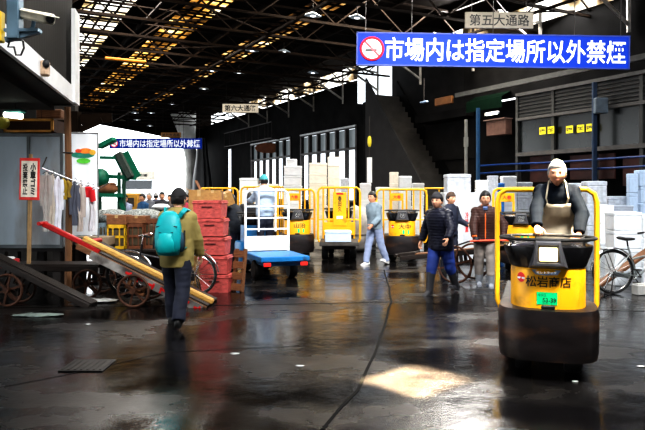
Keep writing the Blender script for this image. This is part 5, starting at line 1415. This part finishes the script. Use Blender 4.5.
# walker in dark quilted coat
wl = ((441 - CX) / F * 10.75, 10.75, 0)
puff_n = mat('navy_quilted', (.009, .010, .022), .45, 0, .3, 7, spec=.3); blue_tr = mat('royal_blue_trousers', (.018, .045, .22), .75, 0, .3, 5)
root, inf = person('person in navy quilted coat and blue trousers striding to the left', wl, R(138), 1.70, lean=R(8), yaw=R(-8), arms=[{'flex': R(24), 'abd': R(26), 'elbow': R(26)}, {'flex': R(-20), 'abd': R(30), 'elbow': R(34)}], legs=((R(-15), R(16)), (R(17), R(4))),
    jacket=puff_n, trousers=blue_tr, style='puffer', hem=.76, hair=('short', hair_blk), cap=mat('charcoal_cap', (.03, .03, .035), .8), bulk=1.16, boots=.75, boot_m=mat('dark_boot', (.035, .035, .04), .4), shoe_pitch=(R(-18), R(10)), voxel=.010, skin_m=skin, collar=puff_n, brim=False)
# person behind, navy jacket and cap
root, inf = person('person in navy jacket and brown knit cap standing behind the striding walker', ((450 - CX) / F * 13.9, 13.9, 0), R(215), 1.68, jacket=mat('navy_work_jacket', (.015, .02, .04), .7), trousers=navy_t, shoes=black, cap=mat('brown_knit', (.09, .06, .045), .9), brim=False, voxel=.012, arms=[{'flex': R(20), 'abd': R(10), 'elbow': R(50)}, {'flex': R(5), 'abd': R(10), 'elbow': R(20)}], legs=((R(6), R(4)), (R(-6), R(2))))
# man in grey sweater
gl_ = ((375 - CX) / F * 15.2, 15.2, 0)
root, inf = person('man in light grey-blue sweater and pale jeans striding past the yellow trucks', gl_, R(128), 1.72, lean=R(5), yaw=R(-12), arms=[{'flex': R(12), 'abd': R(10), 'elbow': R(45)}, {'flex': R(-24), 'abd': R(14), 'elbow': R(14)}], legs=((R(-13), R(14)), (R(15), R(4))),
    jacket=mat('grey_blue_sweater', (.19, .245, .29), .85, 0, .12, 6), trousers=mat('pale_jeans', (.25, .30, .44), .8, 0, .15, 5), shoes=mat('white_shoe', (.75, .75, .75), .5), hem=.86, hair=('short', hair_blk), voxel=.010, skin_m=skin_warm, shoe_pitch=(R(-20), R(10)), bulk=1.08)
# driver of the blue truck
bt = ((265 - CX) / F * 13.6, 13.6, .436)
root, inf = person('driver in pale blue-white shirt and teal cap standing on the blue truck', bt, R(17), 1.62, lean=R(8), arms=[{'flex': R(45), 'abd': R(15), 'elbow': R(40)}, {'flex': R(45), 'abd': R(15), 'elbow': R(40)}], jacket=mat('pale_blue_shirt', (.40, .50, .64), .8, 0, .1), trousers=navy_t, shoes=black, cap=mat('teal_cap', (.08, .38, .42), .8), voxel=.012, brim=True, bulk=1.08)
# two dark figures by the blue truck
root, inf = person('person in dark jacket bending over a tan box left of the blue truck', ((237 - CX) / F * 14.9, 14.9, 0), R(60), 1.66, lean=R(12), arms=[{'flex': R(55), 'abd': R(10), 'elbow': R(50)}, {'flex': R(50), 'abd': R(10), 'elbow': R(50)}], jacket=mat('black_jacket', (.02, .025, .035), .8), trousers=navy_t, shoes=black, hair=('short', hair_blk), voxel=.012, legs=((R(8), R(5)), (R(-8), R(5))), bulk=1.1)
root, inf = person('dark-haired person in black standing close behind the bending figure', ((249 - CX) / F * 16.2, 16.2, 0), R(20), 1.68, jacket=mat('coal_jacket', (.025, .025, .03), .8), trousers=navy_t, shoes=black, hair=('short', hair_blk), voxel=.012)
o = put('card', at(228, 205, 14.6), (.30, .26, .30), 'tan carton held by the bending dark figure beside the red stack', 'box', .4); o.rotation_euler = (R(8), R(-22), R(20))
# distant crowd
crowd = [(125, 20.5, 200, (.35, .40, .55), hair_blk, None, 'distant woman in pale blue top beside the green machine'), (143, 21, 150, (.03, .10, .22), hair_blk, None, 'distant person in blue jacket, left in the crowd'),
         (149.5, 23.5, 170, (.16, .17, .20), hair_wht, None, 'distant grey-haired person in grey jacket in the crowd'), (162, 22, 190, (.04, .04, .05), hair_blk, None, 'distant person in black in the middle of the crowd'),
         (170, 25, 160, (.15, .13, .12), hair_blk, None, 'distant person in brown-grey behind the capped man'), (184.5, 18, 200, (.40, .05, .08), hair_blk, None, 'distant person in red checked shirt right of the capped man'),
         (156, 26, 20, (.10, .10, .14), hair_blk, (.5, .5, .5), 'distant person in pale cap at the back of the crowd'), (190, 27, 30, (.06, .06, .08), hair_blk, None, 'farthest small dark person by the far right column')]
for k, (px, Y, rz, c_, hm, cp, lab) in enumerate(crowd):
    person(lab, ((px - CX) / F * Y, Y, 0), R(rz), 1.62 + .03 * (k % 4), jacket=mat('crowd_jacket_%d' % k, c_, .8, 0, .3, 9), trousers=navy_t, shoes=black, hair=('short', hm), cap=mat('crowd_cap', cp, .8) if cp else None, voxel=.016, facing_detail=True, legs=((R(10), R(5)), (R(-10), R(8))), group='distant crowd')

# ------------------------------------------------------------------ light
w = bpy.data.worlds.new('overcast_sky'); SC.world = w; w.use_nodes = True
wb_ = w.node_tree.nodes['Background']; wb_.inputs[0].default_value = (.93, .97, 1, 1); wb_.inputs[1].default_value = 2.6
def area(name, loc, target, sx, sy, power, col=(1, 1, 1), spread=PI):
    l = bpy.data.lights.new(name, 'AREA'); l.shape = 'RECTANGLE'; l.size = sx; l.size_y = sy; l.energy = power; l.color = col; l.spread = spread
    o = bpy.data.objects.new(name, l); C.objects.link(o); o.location = loc
    o.rotation_euler = (V(target) - V(loc)).to_track_quat('-Z', 'Y').to_euler(); return o
area('skylight_glow', lane(3.5, 18, 7.6), lane(3.5, 18, 0), 1.4, 14, 600, (1, .97, .92))
area('skylight_glow', lane(9.7, 16, 7.6), lane(9.2, 16, 0), 1.2, 14, 900, (1, .92, .78))
area('eave_daylight', lane(14.6, 13, 7.3), lane(8, 11, .5), 8, .9, 800, (1, .98, .95))
# added narrow lamps: a stand-in for the floor's sun patch, and a driver fill
g = ground(417, 5.78)
area('added_beam', (2.6, 3.9, 8.0), g, .78, .62, 130, (1, .80, .50), R(1.6))
area('added_beam', (4.2, 4.6, 8.0), (2.5, 6.45, 1.5), .9, .9, 36, (1, .84, .60), R(5))
bpy.data.scenes.remove(TMP)
for o_ in C.objects:
    if o_.get('label') and not 4 <= len(o_['label'].replace('-', ' ').split()) <= 16: print('LABEL', len(o_['label'].split()), o_['label'])
area('added_fill', (3.2, 2.2, 7.7), (2.3, 6.0, .8), 2, 1.2, 55, (1, .96, .88), R(40))  # fill lamps added under the open roof strip to brighten truck, boxes and carts
area('added_fill', lane(7.5, 3.5, 7.7), (5.5, 12.5, .8), 3, 2, 75, (.97, .98, 1), R(75))
area('added_fill', lane(5.0, 4.0, 7.7), (.8, 16, 1.0), 3, 2, 130, (1, .97, .92), R(60))
area('added_fill', lane(1.0, 3.0, 7.7), (-3.0, 10, 1.0), 3, 2, 85, (1, .98, .95), R(75))
# ------------------------------------------------------------------ camera
cam = bpy.data.cameras.new('camera'); co = bpy.data.objects.new('camera', cam); C.objects.link(co)
co.location = (0, 0, H0); co.rotation_euler = (PI / 2, 0, 0)
cam.sensor_width = 36; cam.lens = F * 36 / 645; cam.shift_y = -(215 - HOR) / 645; cam.clip_end = 300
SC.camera = co
SC.view_settings.view_transform = 'Standard'; SC.view_settings.look = 'High Contrast'; SC.view_settings.exposure = .45
SC.cycles.max_bounces = 6; SC.cycles.diffuse_bounces = 3; SC.cycles.glossy_bounces = 3; SC.cycles.use_denoising = True; SC.cycles.sample_clamp_indirect = 6
